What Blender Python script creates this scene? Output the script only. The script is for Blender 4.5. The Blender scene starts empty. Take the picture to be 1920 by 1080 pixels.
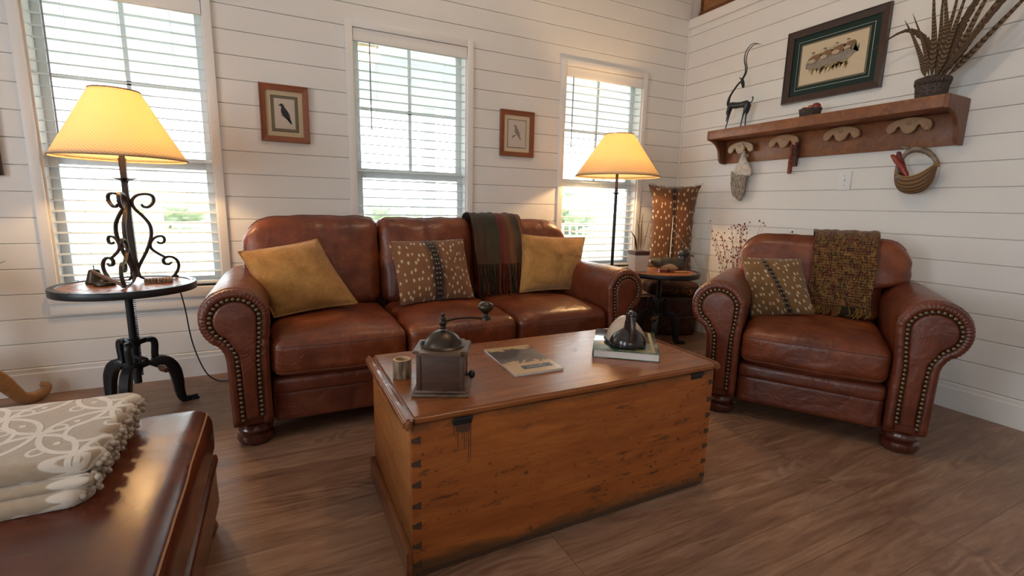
import bpy, bmesh, math, random
from mathutils import Vector, Matrix, noise
random.seed(7)
S = bpy.context.scene
C = S.collection
PI = math.pi
rad = math.radians
def V(*a): return Vector(a)
def lerp(a, b, t): return a + (b - a) * t
def sstep(a, b, x):
    t = max(0., min(1., (x - a) / (b - a))); return t * t * (3 - 2 * t)

# ---------------------------------------------------------------- objects
def obj(name, bm, m, parent=None, smooth=True, angle=40, loc=None, fixn=True):
    me = bpy.data.meshes.new(name)
    if fixn: bmesh.ops.recalc_face_normals(bm, faces=bm.faces)
    bm.to_mesh(me); bm.free()
    o = bpy.data.objects.new(name, me); C.objects.link(o)
    if m: me.materials.append(m)
    if m and 'leather' in m.name: angle = 120
    if smooth:
        me.shade_smooth()
        if angle < 170:
            try: me.set_sharp_from_angle(angle=rad(angle))
            except Exception: pass
    if parent: o.parent = parent
    if loc: o.location = loc
    return o
def tag(o, label, cat, group=None, kind=None):
    if label: o['label'] = label
    if cat: o['category'] = cat
    if group: o['group'] = group
    if kind: o['kind'] = kind
    return o
def thing(name, label, cat, loc=(0, 0, 0), rz=0, group=None):
    o = bpy.data.objects.new(name, None); C.objects.link(o)
    o.empty_display_size = .05
    o.location = loc; o.rotation_euler = (0, 0, rz)
    return tag(o, label, cat, group)
def struct(name, bm, m, parent=None, **k):
    o = obj(name, bm, m, parent, **k)
    if not parent: o['kind'] = 'structure'
    return o
def copy_tree(o, parent=None):
    c = o.copy(); C.objects.link(c); c.parent = parent
    for ch in [x for x in bpy.data.objects if x.parent == o]: copy_tree(ch, c)
    return c
def B(): return bmesh.new()

# ---------------------------------------------------------------- shapes
def box(bm, x0, x1, y0, y1, z0, z1, bev=0, seg=2, M=None):
    b = bmesh.new() if bev else bm
    vs = [b.verts.new(p) for p in ((x0,y0,z0),(x1,y0,z0),(x1,y1,z0),(x0,y1,z0),(x0,y0,z1),(x1,y0,z1),(x1,y1,z1),(x0,y1,z1))]
    for f in ((0,3,2,1),(4,5,6,7),(0,1,5,4),(1,2,6,5),(2,3,7,6),(3,0,4,7)): b.faces.new([vs[i] for i in f])
    if bev:
        bmesh.ops.bevel(b, geom=b.edges[:], offset=bev, segments=seg, affect='EDGES', profile=.5)
        if M: bmesh.ops.transform(b, matrix=M, verts=b.verts)
        merge(bm, b)
    elif M: bmesh.ops.transform(bm, matrix=M, verts=vs)
def merge(bm, b):
    me = bpy.data.meshes.new('tmp'); b.to_mesh(me); b.free(); bm.from_mesh(me); bpy.data.meshes.remove(me)
def catmull(pts, n=8, closed=False):
    P = [Vector(p) for p in pts]; out = []
    m = len(P)
    for i in range(m if closed else m - 1):
        if closed: a, b, c, d = P[(i-1) % m], P[i], P[(i+1) % m], P[(i+2) % m]
        else: a, b, c, d = P[max(i-1,0)], P[i], P[i+1], P[min(i+2,m-1)]
        for k in range(n):
            t = k / n
            out.append(.5 * ((2*b) + (c-a)*t + (2*a-5*b+4*c-d)*t*t + (3*b-a-3*c+d)*t*t*t))
    if not closed: out.append(P[-1].copy())
    return out
def tube(bm, pts, r, seg=8, rect=None, caps=True, up=None, smooth=0, closed=False):
    """r: number or list. rect=(w,h): rectangular section instead; up: fixed binormal"""
    P = [Vector(p) for p in pts]
    if smooth: 
        n0 = len(P)
        P = catmull(P, smooth, closed)
        if isinstance(r, (list, tuple)):
            rr = []
            for i in range(len(P)):
                t = i / (len(P)-1) * (n0-1); k = min(int(t), n0-2); rr.append(lerp(r[k], r[k+1], t-k))
            r = rr
    n = len(P); R = r if isinstance(r, (list, tuple)) else [r] * n
    T = []
    for i in range(n):
        a = P[(i-1) % n] if closed else P[max(i-1, 0)]; b = P[(i+1) % n] if closed else P[min(i+1, n-1)]
        t = b - a
        T.append(t.normalized() if t.length > 1e-9 else Vector((0,0,1)))
    if up is not None: nrm = (Vector(up) - T[0] * Vector(up).dot(T[0])).normalized()
    else:
        a = Vector((0,0,1)) if abs(T[0].z) < .9 else Vector((1,0,0)); nrm = T[0].cross(a).normalized()
    rings = []
    for i in range(n):
        if up is not None:
            q = Vector(up) - T[i] * Vector(up).dot(T[i]); nrm = q.normalized() if q.length > 1e-6 else nrm
        else:
            nrm = (nrm - T[i] * nrm.dot(T[i])); nrm.normalize()
        bn = T[i].cross(nrm)
        if rect:
            w, h = rect[0] * R[i], rect[1] * R[i]; k = .78
            sec = [(w,h*k),(w*k,h),(-w*k,h),(-w,h*k),(-w,-h*k),(-w*k,-h),(w*k,-h),(w,-h*k)]
        else: sec = [(R[i]*math.cos(2*PI*j/seg), R[i]*math.sin(2*PI*j/seg)) for j in range(seg)]
        rings.append([bm.verts.new(P[i] + nrm * a + bn * b) for a, b in sec])
    s = len(rings[0])
    for i in range(n if closed else n - 1):
        A, Bq = rings[i], rings[(i+1) % n]
        for j in range(s): bm.faces.new((A[j], A[(j+1) % s], Bq[(j+1) % s], Bq[j]))
    if caps and not closed: bm.faces.new(rings[0][::-1]); bm.faces.new(rings[-1])
def lathe(bm, prof, seg=32, c=(0,0,0), M=None, caps=True):
    rings = []; nv = []
    for r, z in prof:
        if r < 1e-6: v = bm.verts.new((c[0], c[1], c[2]+z)); rings.append([v]); nv.append(v)
        else:
            ring = [bm.verts.new((c[0]+r*math.cos(2*PI*j/seg), c[1]+r*math.sin(2*PI*j/seg), c[2]+z)) for j in range(seg)]; rings.append(ring); nv += ring
    for a, b in zip(rings, rings[1:]):
        if len(a) == 1 and len(b) == 1: continue
        for j in range(seg):
            k = (j+1) % seg
            if len(a) == 1: bm.faces.new((a[0], b[j], b[k]))
            elif len(b) == 1: bm.faces.new((a[j], b[0], a[k]))
            else: bm.faces.new((a[j], b[j], b[k], a[k]))
    if caps:
        if len(rings[0]) > 1: bm.faces.new(rings[0])
        if len(rings[-1]) > 1: bm.faces.new(rings[-1])
    if M: bmesh.ops.transform(bm, matrix=M, verts=nv)
def prism(bm, out, d0, d1, axis='y', bev=0, seg=2, M=None):
    """2D outline (a,b) extruded d0..d1 along axis. axis y: (x,z); axis x: (y,z); axis z: (x,y)"""
    def P(a, b, d): return {'y': (a, d, b), 'x': (d, a, b), 'z': (a, b, d)}[axis]
    b = bmesh.new()
    A = [b.verts.new(P(p[0], p[1], d0)) for p in out]; D = [b.verts.new(P(p[0], p[1], d1)) for p in out]
    n = len(out); f0 = b.faces.new(A); f1 = b.faces.new(D[::-1])
    for i in range(n): b.faces.new((A[i], D[i], D[(i+1) % n], A[(i+1) % n]))
    bmesh.ops.recalc_face_normals(b, faces=b.faces)
    if bev:
        es = [e for e in b.edges if all(v in A for v in e.verts) or all(v in D for v in e.verts)]
        bmesh.ops.bevel(b, geom=es, offset=bev, segments=seg, affect='EDGES', profile=.5)
    if M: bmesh.ops.transform(b, matrix=M, verts=b.verts)
    merge(bm, b)
def grid(bm, fn, nu, nv, cu=False, flip=False):
    """parametric sheet with a UV layer"""
    uvl = bm.loops.layers.uv.verify()
    vs = [[bm.verts.new(fn(i/nu, j/nv)) for j in range(nv+1)] for i in range(nu if cu else nu+1)]
    for i in range(nu):
        for j in range(nv):
            i2 = (i+1) % len(vs) if cu else i+1
            q = [(vs[i][j], i/nu, j/nv), (vs[i2][j], (i+1)/nu, j/nv), (vs[i2][j+1], (i+1)/nu, (j+1)/nv), (vs[i][j+1], i/nu, (j+1)/nv)]
            try: f = bm.faces.new([a[0] for a in q])
            except ValueError: continue
            for l, a in zip(f.loops, q): l[uvl].uv = (a[1], a[2])
def solid(o, t, off=0):
    m = o.modifiers.new('solid', 'SOLIDIFY'); m.thickness = t; m.offset = off; return o
def nz(p, sc, seed=0): return noise.noise(Vector((p[0]*sc+seed*7.3, p[1]*sc+seed*3.1, p[2]*sc-seed*5.7)))
def puff(bm, x0, x1, y0, y1, z0, z1, r=.05, n=14, crown=(0,0,0), wr=0, sc=7, seed=0, fn=None):
    """rounded, crowned, slightly wrinkled box (upholstery)"""
    c = Vector(((x0+x1)/2, (y0+y1)/2, (z0+z1)/2)); h = Vector(((x1-x0)/2, (y1-y0)/2, (z1-z0)/2))
    rr = [min(r, h[i]*.98) for i in range(3)]
    def mapq(q):
        p = [0,0,0]; d = [0,0,0]
        for i in range(3):
            s = 1 if q[i] >= 0 else -1; a = abs(q[i]); a = 1 - (1-a)**1.35
            v = s * a * h[i]; lim = h[i]-rr[i]; cl = max(-lim, min(lim, v)); p[i] = cl; d[i] = (v-cl)/rr[i]
        L = math.sqrt(sum(x*x for x in d))
        if L > 1e-9:
            m = max(abs(x) for x in d)
            d = [x/L*m for x in d]
        p = [p[i] + d[i]*rr[i] for i in range(3)]
        u = [p[i]/h[i] for i in range(3)]
        w = Vector(p)
        for i in range(3):
            if crown[i]:
                a, b2 = u[(i+1)%3], u[(i+2)%3]
                w[i] += crown[i]*u[i]*max(0,1-a*a)*max(0,1-b2*b2)
        if wr:
            k = nz(w+c, sc, seed)*.6 + nz(w+c, sc*2.3, seed+3)*.4
            w += w.normalized()*k*wr if w.length > 0 else w
        w += c
        if fn: w = fn(w, u)
        return w
    cache = {}
    def vert(q):
        k = tuple(round(x, 5) for x in q)
        if k not in cache: cache[k] = bm.verts.new(mapq(q))
        return cache[k]
    for ax in range(3):
        for s in (-1, 1):
            for i in range(n):
                for j in range(n):
                    f = []
                    for a, b2 in ((i,j),(i+1,j),(i+1,j+1),(i,j+1)):
                        q = [0,0,0]; q[ax] = s; q[(ax+1)%3] = -1+2*a/n; q[(ax+2)%3] = -1+2*b2/n
                        f.append(vert(q))
                    bm.faces.new(f if s > 0 else f[::-1])
    return mapq
def sphere(bm, c, r, seg=16, rings=10, sc=(1,1,1), M=None):
    prof = [(math.sin(PI*i/rings)*1.0, -math.cos(PI*i/rings)) for i in range(rings+1)]
    b = bmesh.new(); prof[0] = (0,-1); prof[-1] = (0,1)
    lathe(b, prof, seg, caps=False)
    for v in b.verts: v.co = Vector((v.co.x*r*sc[0], v.co.y*r*sc[1], v.co.z*r*sc[2]))
    if M: bmesh.ops.transform(b, matrix=M, verts=b.verts)
    for v in b.verts: v.co += Vector(c)
    merge(bm, b)

# ---------------------------------------------------------------- materials
class NT:
    def __init__(s, name, rough=.5, metal=0., spec=.5, col=(.8,.8,.8)):
        s.m = bpy.data.materials.new(name); s.m.use_nodes = True; s.t = s.m.node_tree
        s.b = s.t.nodes['Principled BSDF']
        s.b.inputs['Roughness'].default_value = rough; s.b.inputs['Metallic'].default_value = metal
        s.b.inputs['Specular IOR Level'].default_value = spec
        s.b.inputs['Base Color'].default_value = (*col, 1)
        s.tc = None
    def n(s, typ, **kw):
        x = s.t.nodes.new(typ)
        for k, v in kw.items():
            if k in x.inputs and not hasattr(x, k): s.set(x.inputs[k], v)
            else: setattr(x, k, v)
        return x
    def set(s, inp, v):
        if isinstance(v, bpy.types.NodeSocket): s.t.links.new(v, inp)
        elif isinstance(v, (tuple, list)) and inp.type == 'RGBA' and len(v) == 3: inp.default_value = (*v, 1)
        else: inp.default_value = v
    def co(s, kind='Object', scale=(1,1,1), rot=(0,0,0), loc=(0,0,0)):
        if not s.tc: s.tc = s.t.nodes.new('ShaderNodeTexCoord')
        mp = s.t.nodes.new('ShaderNodeMapping'); s.t.links.new(s.tc.outputs[kind], mp.inputs[0])
        mp.inputs['Scale'].default_value = scale; mp.inputs['Rotation'].default_value = rot; mp.inputs['Location'].default_value = loc
        return mp.outputs[0]
    def noise(s, vec, scale=5, detail=3, rough=.5, dist=0):
        x = s.t.nodes.new('ShaderNodeTexNoise'); s.set(x.inputs['Vector'], vec)
        for k, v in (('Scale', scale), ('Detail', detail), ('Roughness', rough), ('Distortion', dist)): x.inputs[k].default_value = v
        return x.outputs['Fac']
    def vor(s, vec, scale=5, rnd=1, feature='F1', out='Distance', flat2=False):
        x = s.t.nodes.new('ShaderNodeTexVoronoi'); x.feature = feature; x.voronoi_dimensions = '2D' if flat2 else '3D'; s.set(x.inputs['Vector'], vec)
        x.inputs['Scale'].default_value = scale; x.inputs['Randomness'].default_value = rnd
        return x.outputs[out]
    def ramp(s, fac, stops, interp='LINEAR'):
        x = s.t.nodes.new('ShaderNodeValToRGB'); s.set(x.inputs[0], fac); cr = x.color_ramp; cr.interpolation = interp
        while len(cr.elements) < len(stops): cr.elements.new(.5)
        for e, (p, c) in zip(cr.elements, stops):
            e.position = p; e.color = (*c, 1) if isinstance(c, tuple) else (c, c, c, 1)
        return x.outputs[0]
    def math(s, op, a, b=0., c=0., clamp=False):
        x = s.t.nodes.new('ShaderNodeMath'); x.operation = op; x.use_clamp = clamp
        for i, v in enumerate((a, b, c)): s.set(x.inputs[i], v)
        return x.outputs[0]
    def mix(s, fac, a, b, mode='MIX'):
        x = s.t.nodes.new('ShaderNodeMix'); x.data_type = 'RGBA'; x.blend_type = mode
        s.set(x.inputs[0], fac); s.set(x.inputs[6], a); s.set(x.inputs[7], b)
        return x.outputs[2]
    def sep(s, vec):
        x = s.t.nodes.new('ShaderNodeSeparateXYZ'); s.set(x.inputs[0], vec); return x.outputs
    def comb(s, a, b, c=0.):
        x = s.t.nodes.new('ShaderNodeCombineXYZ')
        for i, v in enumerate((a, b, c)): s.set(x.inputs[i], v)
        return x.outputs[0]
    def color(s, v): s.set(s.b.inputs['Base Color'], v); return s
    def rough(s, v): s.set(s.b.inputs['Roughness'], v); return s
    def bump(s, h, strength=.3, dist=.01):
        x = s.t.nodes.new('ShaderNodeBump'); s.set(x.inputs['Height'], h)
        x.inputs['Strength'].default_value = strength; x.inputs['Distance'].default_value = dist
        s.t.links.new(x.outputs[0], s.b.inputs['Normal']); return s
def flat(name, col, rough=.6, metal=0., spec=.5, var=.12, sc=30):
    """plain coloured surface with slight mottling"""
    t = NT(name, rough, metal, spec, col)
    f = t.noise(t.co(), sc, 3)
    t.color(t.mix(f, tuple(c*(1-var) for c in col), tuple(min(1, c*(1+var)) for c in col)))
    return t.m
def wood(name, dark, light, axis='x', scale=1., rough=.45, nick=0., plank=None, coat=0., ringk=1.):
    t = NT(name, rough)
    st = {'x': (1, 9, 9), 'y': (9, 1, 9), 'z': (9, 9, 1)}[axis]
    v = t.co('Object', tuple(a*scale for a in st))
    a = t.noise(v, 2.2, 6, .62, 1.2*ringk); b = t.noise(v, 14, 4, .6)
    f = t.math('ADD', t.math('MULTIPLY', a, .75), t.math('MULTIPLY', b, .25))
    c = t.ramp(f, [(.32, dark), (.5, tuple((x+y)/2 for x, y in zip(dark, light))), (.66, light)])
    big = t.noise(t.co('Object', (1.3, 1.3, 1.3)), 2.5, 2)
    c = t.mix(t.math('MULTIPLY', big, .5), c, tuple(x*.6 for x in dark))
    if nick:
        n1 = t.noise(t.co('Object', tuple((2.2 if q == 1 else 9)*1. for q in st)), 4.5, 7, .72)
        k = t.ramp(n1, [(.565, 0.), (.62, 1.)])
        n2 = t.noise(t.co('Object'), 38, 2); k2 = t.ramp(n2, [(.665, 0.), (.70, 1.)])
        kk = t.math('MAXIMUM', k, k2)
        kk = t.math('MULTIPLY', kk, t.ramp(t.noise(t.co('Object', (1, 1, 1)), 3.3, 2), [(.40, .25), (.60, 1.)]))
        c = t.mix(t.math('MULTIPLY', kk, nick), c, (.05, .022, .012))
    t.color(c); t.bump(f, .12, .002)
    if coat: t.b.inputs['Coat Weight'].default_value = coat; t.b.inputs['Coat Roughness'].default_value = .25
    return t
def leather(name, c1, c2, c3, rough=.36, seed=0., bs=.6, ce=.4):
    t = NT(name, rough, 0, .5)
    v = t.co('Object', loc=(seed, seed, 0))
    a = t.noise(v, 3.2, 5 if ce else 2, .6 if ce else .4, .6 if ce else 0); b = t.noise(v, 11, 4 if ce else 2, .6 if ce else .4, .3 if ce else 0)
    f = t.math('ADD', t.math('MULTIPLY', a, .65), t.math('MULTIPLY', b, .35))
    t.color(t.ramp(f, [(.34, c1), (.52, c2), (.70, c3)]))
    w = t.noise(v, 6.5, 3 if ce else 1, .55, 1.4 if ce else 0); g = t.vor(v, 220)
    cr = t.vor(t.co('Object', (1, 1, .6), loc=(seed, 0, 0)), 14, 1, 'DISTANCE_TO_EDGE')
    h = t.math('ADD', t.math('MULTIPLY', w, 1.), t.math('MULTIPLY', g, .012 if ce else 0.))
    h = t.math('ADD', h, t.math('MULTIPLY', t.math('MINIMUM', cr, .08), ce))
    if not ce: h = w
    t.bump(h, bs, .014)
    t.rough(t.ramp(a, [(.3, rough-.05), (.7, rough+.12)]) if ce else rough)
    t.b.inputs['Coat Weight'].default_value = .12; t.b.inputs['Coat Roughness'].default_value = .2
    return t.m
M = {}
M['leather'] = leather('leather_brown', (.075,.015,.006), (.165,.035,.010), (.31,.085,.022))
M['leather_arm'] = leather('leather_arm', (.075,.017,.008), (.135,.030,.012), (.20,.050,.018), .33, 3.)
M['leather_ott'] = leather('leather_ottoman', (.060,.011,.005), (.115,.023,.008), (.19,.045,.014), .24, 9., .16, 0.)
M['seam'] = flat('seam_thread', (.13,.035,.015), .5)
M['stitch'] = flat('pale_stitching', (.42,.22,.12), .7)
M['wall'] = None
t = NT('white_paint', .42, 0, .35); f = t.noise(t.co(), 6, 3)
t.color(t.mix(f, (.76,.735,.70), (.80,.775,.745))); t.bump(t.noise(t.co(), 90, 3), .05, .001); M['wall'] = t.m
M['trim'] = flat('white_trim_paint', (.80,.775,.745), .38, 0, .4, .02)
M['blind'] = flat('white_blind_slat', (.84,.86,.86), .45, 0, .4, .01)
t = NT('white_slat', .5, 0, .3, (.82,.85,.86)); tr = t.n('ShaderNodeBsdfTranslucent'); tr.inputs[0].default_value = (.8,.85,.86,1)
mx = t.n('ShaderNodeMixShader'); mx.inputs[0].default_value = .25
t.t.links.new(t.b.outputs[0], mx.inputs[1]); t.t.links.new(tr.outputs[0], mx.inputs[2]); t.t.links.new(mx.outputs[0], t.t.nodes['Material Output'].inputs[0]); M['slat'] = t.m
M['vinyl'] = flat('white_vinyl_sash', (.80,.83,.84), .35, 0, .4, .01)
t = NT('window_pane', .02); tr = t.n('ShaderNodeBsdfTransparent'); tr.inputs[0].default_value = (.96,.98,.98,1)
gl = t.n('ShaderNodeBsdfGlossy'); gl.inputs['Roughness'].default_value = .02; mx = t.n('ShaderNodeMixShader'); mx.inputs[0].default_value = .06
t.t.links.new(tr.outputs[0], mx.inputs[1]); t.t.links.new(gl.outputs[0], mx.inputs[2]); t.t.links.new(mx.outputs[0], t.t.nodes['Material Output'].inputs[0]); M['pane'] = t.m
# floor planks (run along X)
t = NT('vinyl_plank_floor', .36, 0, .45)
v = t.co('Object')
bt = t.n('ShaderNodeTexBrick'); bt.offset = .37; bt.offset_frequency = 1; bt.squash = 1
t.set(bt.inputs['Vector'], v); bt.inputs['Scale'].default_value = 1
for k, x in (('Color1', (.2,.2,.2,1)), ('Color2', (.8,.8,.8,1)), ('Mortar', (0,0,0,1))): bt.inputs[k].default_value = x
bt.inputs['Mortar Size'].default_value = .0012; bt.inputs['Brick Width'].default_value = 1.22; bt.inputs['Row Height'].default_value = .152; bt.inputs['Bias'].default_value = 0
s3 = t.sep(v)
off = t.math('MULTIPLY', t.n('ShaderNodeSeparateColor').inputs[0] and bt.outputs['Color'], 7.)
gv = t.comb(t.math('ADD', t.math('MULTIPLY', s3[0], 1.1), off), t.math('MULTIPLY', s3[1], 9.), off)
g1 = t.noise(gv, 1.6, 6, .62, 1.6); g2 = t.noise(gv, 12, 4, .6, .4)
rings = t.noise(t.comb(t.math('ADD', t.math('MULTIPLY', s3[0], .8), off), t.math('MULTIPLY', s3[1], 4.), off), 1.3, 2, .5, .3)
rg = t.math('SINE', t.math('MULTIPLY', rings, 130.))
rgm = t.math('MULTIPLY', t.ramp(t.noise(gv, .8, 1), [(.56, 0.), (.66, 1.)]), .07)
f = t.math('ADD', t.math('ADD', t.math('MULTIPLY', g1, .75), t.math('MULTIPLY', g2, .25)), t.math('MULTIPLY', rg, rgm))
c = t.ramp(f, [(.30, (.115,.055,.033)), (.48, (.245,.130,.080)), (.66, (.37,.225,.148))])
c = t.mix(t.math('MULTIPLY', bt.outputs['Color'], .35), c, t.mix(.5, c, (.30,.19,.13)), 'MIX')
c = t.mix(t.math('MULTIPLY', bt.outputs['Fac'], .6), c, (.06,.033,.022))
t.color(c); t.bump(t.math('SUBTRACT', f, t.math('MULTIPLY', bt.outputs['Fac'], .6)), .1, .003)
t.rough(t.ramp(g1, [(.3, .30), (.7, .44)])); M['floor'] = t.m
# pine trunk
t = wood('trunk_front_pine', (.30,.074,.015), (.58,.182,.038), 'x', 1., .42, .8, ringk=.7)
M['trunk'] = t.m
zz = t.sep(t.co('Object'))[2]
w1 = t.math('ADD', zz, t.math('MULTIPLY', t.noise(t.co('Object', (2, 2, 8)), 3, 5, .7), .12))
k = t.ramp(w1, [(.085, 1.), (.12, 0.)])
k2 = t.ramp(w1, [(.51, 0.), (.535, 1.)])
wm = t.math('MULTIPLY', t.math('MAXIMUM', k, t.math('MULTIPLY', k2, .8)), .8)
src = t.b.inputs['Base Color'].links[0].from_socket
t.color(t.mix(wm, src, (.075,.045,.022)))
t = wood('trunk_side_pine', (.30,.10,.025), (.56,.225,.062), 'y', 1., .45, .5); M['trunk_side'] = t.m
t = wood('trunk_lid_pine', (.24,.068,.018), (.40,.13,.034), 'x', .9, .27, .45); M['trunk_lid'] = t.m; t.b.inputs['Coat Weight'].default_value = .35; t.b.inputs['Coat Roughness'].default_value = .22
t = wood('trunk_batten', (.19,.055,.02), (.36,.13,.045), 'y', 1., .28, .8); M['trunk_batten'] = t.m; t.b.inputs['Coat Weight'].default_value = .3
M['dove'] = flat('dark_end_grain', (.075,.036,.018), .7)
M['stain'] = flat('dark_rust_stain', (.085,.035,.02), .6)
M['shelfwood'] = wood('cherry_shelf', (.17,.052,.018), (.37,.135,.045), 'y', 1., .42).m
M['shelfdark'] = wood('shelf_end_wood', (.15,.05,.02), (.28,.105,.045), 'z', 1., .45).m
M['peg'] = wood('pale_peg_wood', (.36,.19,.10), (.50,.30,.17), 'y', 1.5, .5).m
M['pegpale'] = wood('bleached_peg_wood', (.50,.36,.25), (.64,.50,.37), 'y', 1.5, .55).m
M['frame_red'] = wood('cherry_frame', (.20,.055,.02), (.36,.115,.042), 'x', 2., .38).m
M['frame_dark'] = wood('burl_frame', (.018,.007,.005), (.065,.018,.009), 'y', 2.5, .3, coat=.4).m
M['foot'] = wood('turned_foot', (.055,.011,.006), (.12,.026,.012), 'z', 2., .22, coat=.5).m
M['lightwood'] = wood('honey_wood', (.34,.17,.07), (.52,.29,.13), 'x', 1.5, .4).m
M['tabletop'] = wood('table_inlay_wood', (.26,.085,.03), (.46,.18,.07), 'x', 1.5, .32, .6).m
M['timber'] = wood('rough_timber', (.26,.10,.03), (.50,.24,.08), 'y', 1., .7).m
M['timber_dark'] = wood('dark_timber', (.12,.035,.012), (.26,.09,.03), 'y', 1., .7).m
M['iron'] = flat('black_cast_iron', (.022,.024,.027), .36, .35, .5, .2, 60)
M['wrought'] = flat('bronzed_wrought_iron', (.055,.040,.036), .42, .55, .5, .3, 25)
M['nail'] = flat('antique_brass_nail', (.17,.125,.075), .36, .85, .5, .25, 80)
M['brass'] = flat('aged_brass', (.060,.044,.030), .36, .75, .5, .3, 40)
M['grip'] = wood('crank_grip_wood', (.07,.03,.015), (.17,.075,.035), 'x', 3., .35).m
M['suede'] = None
t = NT('mustard_suede', .95, 0, .1); a = t.noise(t.co(), 5, 5, .65, .8); b = t.noise(t.co(), 70, 2)
t.color(t.ramp(t.math('ADD', t.math('MULTIPLY', a, .8), t.math('MULTIPLY', b, .2)), [(.32, (.27,.125,.034)), (.5, (.42,.205,.058)), (.68, (.52,.28,.09))]))
t.b.inputs['Sheen Weight'].default_value = .3; t.bump(b, .15, .002); M['suede'] = t.m
def cowhide(name, base, base2, su, sv, stripe_w=.055, slant=0., dens=1.):
    t = NT(name, .8, 0, .2)
    uv = t.co('UV'); s = t.sep(uv)
    wob = t.math('MULTIPLY', t.math('SUBTRACT', t.noise(uv, 2.5, 2), .5), .08)
    u = t.math('ADD', t.math('ADD', s[0], wob), t.math('MULTIPLY', s[1], slant))
    d = t.math('ABSOLUTE', t.math('SUBTRACT', u, .5 + slant*.5))
    hair = t.noise(t.co('UV', (90, 9, 1)), 4, 3, .6)
    n = t.noise(uv, 3, 3)
    c = t.mix(n, base, base2); c = t.mix(t.math('MULTIPLY', hair, .35), c, tuple(x*.45 for x in base))
    st = t.ramp(t.math('ADD', d, t.math('MULTIPLY', t.math('SUBTRACT', hair, .5), .03)), [(stripe_w*.55, 1.), (stripe_w*2.1, 0.)])
    c = t.mix(st, c, (.018,.010,.008))
    vv = t.comb(t.math('MULTIPLY', u, su), t.math('MULTIPLY', s[1], sv))
    dist = t.vor(vv, 1, .72, flat2=True)
    size = t.noise(uv, 7, 1)
    sp = t.ramp(t.math('SUBTRACT', dist, t.math('MULTIPLY', t.math('SUBTRACT', size, .5), .22)), [(.15*dens, 1.), (.22*dens, 0.)])
    # two neat rows of spots on the dark stripe
    row = t.math('ABSOLUTE', t.math('SUBTRACT', d, .018)); ph = t.math('PINGPONG', t.math('MULTIPLY', s[1], 13.), .5)
    rs = t.math('MULTIPLY', t.ramp(row, [(.003, 1.), (.009, 0.)]), t.ramp(ph, [(.08, 1.), (.18, 0.)]))
    sp = t.math('MULTIPLY', sp, t.ramp(d, [(.05, 0.), (.07, 1.)]))
    sp = t.math('MAXIMUM', sp, rs)
    c = t.mix(t.math('MULTIPLY', sp, .85), c, (.58,.45,.30))
    t.color(c); t.bump(hair, .35, .003); t.b.inputs['Sheen Weight'].default_value = .25
    return t.m
M['hide'] = cowhide('axis_deer_hide', (.19,.075,.028), (.27,.12,.05), 15, 7.2)
M['hide_olive'] = cowhide('axis_deer_hide_olive', (.17,.085,.030), (.235,.125,.048), 12, 7.5, .03, .30)
M['hide_tall'] = cowhide('axis_deer_hide_tall', (.115,.045,.018), (.17,.072,.03), 11, 11, .035, 0., .9)
def weave(name, cols, su, sv, plaid=False):
    t = NT(name, .92, 0, .15); uv = t.co('UV'); s = t.sep(uv)
    if plaid:
        a = t.ramp(s[0], [(0, (.050,.026,.014)), (.20, (.040,.026,.015)), (.34, (.034,.032,.018)), (.46, (.030,.024,.014)), (.50, (.13,.012,.010)), (.58, (.14,.014,.012)), (.61, (.11,.040,.018)), (.72, (.15,.055,.020)), (.80, (.045,.030,.018)), (.90, (.05,.028,.016)), (.94, (.17,.05,.02)), (1, (.14,.035,.016))])
        b = t.ramp(s[1], [(0, (.15,.05,.02)), (.12, (.13,.05,.022)), (.26, (.10,.055,.026)), (.5, (.03,.03,.022)), (.62, (.03,.028,.02)), (.8, (.11,.045,.02)), (1, (.12,.03,.015))])
        tw = t.math('PINGPONG', t.math('ADD', t.math('MULTIPLY', s[0], su), t.math('MULTIPLY', s[1], sv)), .5)
        c = t.mix(t.math('MULTIPLY', tw, 1.), a, b); h = tw
        c = t.mix(.35, c, t.mix(1., c, (1.6, 1.4, 1.1), 'MULTIPLY'))
    else:
        wx = t.noise(t.comb(t.math('MULTIPLY', s[0], su*.55), t.math('MULTIPLY', s[1], 5.)), 1, 2, .7)
        wy = t.noise(t.comb(t.math('MULTIPLY', s[0], 6.), t.math('MULTIPLY', s[1], sv*.55)), 1, 2, .7)
        A = t.ramp(wx, [(.30, (.30,.15,.035)), (.38, (.02,.025,.012)), (.45, (.13,.02,.012)), (.50, (.32,.18,.05)), (.56, (.035,.03,.015)), (.62, (.20,.06,.02)), (.70, (.36,.22,.07))], 'CONSTANT')
        D = t.ramp(wy, [(.34, (.10,.015,.01)), (.42, (.02,.02,.012)), (.48, (.15,.05,.016)), (.54, (.26,.15,.04)), (.60, (.03,.025,.014)), (.66, (.10,.02,.012))], 'CONSTANT')
        px = t.math('PINGPONG', t.math('MULTIPLY', s[0], su), .5); py = t.math('PINGPONG', t.math('MULTIPLY', s[1], sv), .5)
        c = t.mix(t.math('GREATER_THAN', px, py), A, D); h = t.math('MINIMUM', px, py)
        c = t.mix(t.math('MULTIPLY', t.ramp(h, [(0., 1.), (.16, 0.)]), .6), c, (.012,.009,.006))
    t.color(c); t.bump(h, .5, .004); t.b.inputs['Sheen Weight'].default_value = .2
    return t.m
M['plaid'] = weave('plaid_wool', None, 46, 60, True)
M['tweed'] = weave('chunky_tweed', None, 44, 52)
M['fringe'] = flat('rust_wool_fringe', (.15,.058,.022), .95, 0, .1, .4, 15)
M['fringe_dark'] = flat('dark_green_fringe', (.034,.030,.018), .95, 0, .1, .4, 15)
M['fringe_red'] = flat('red_fringe', (.11,.016,.012), .95, 0, .1, .3, 15)
M['fringe_gold'] = flat('gold_fringe', (.20,.105,.03), .95, 0, .1, .5, 40)
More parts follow.
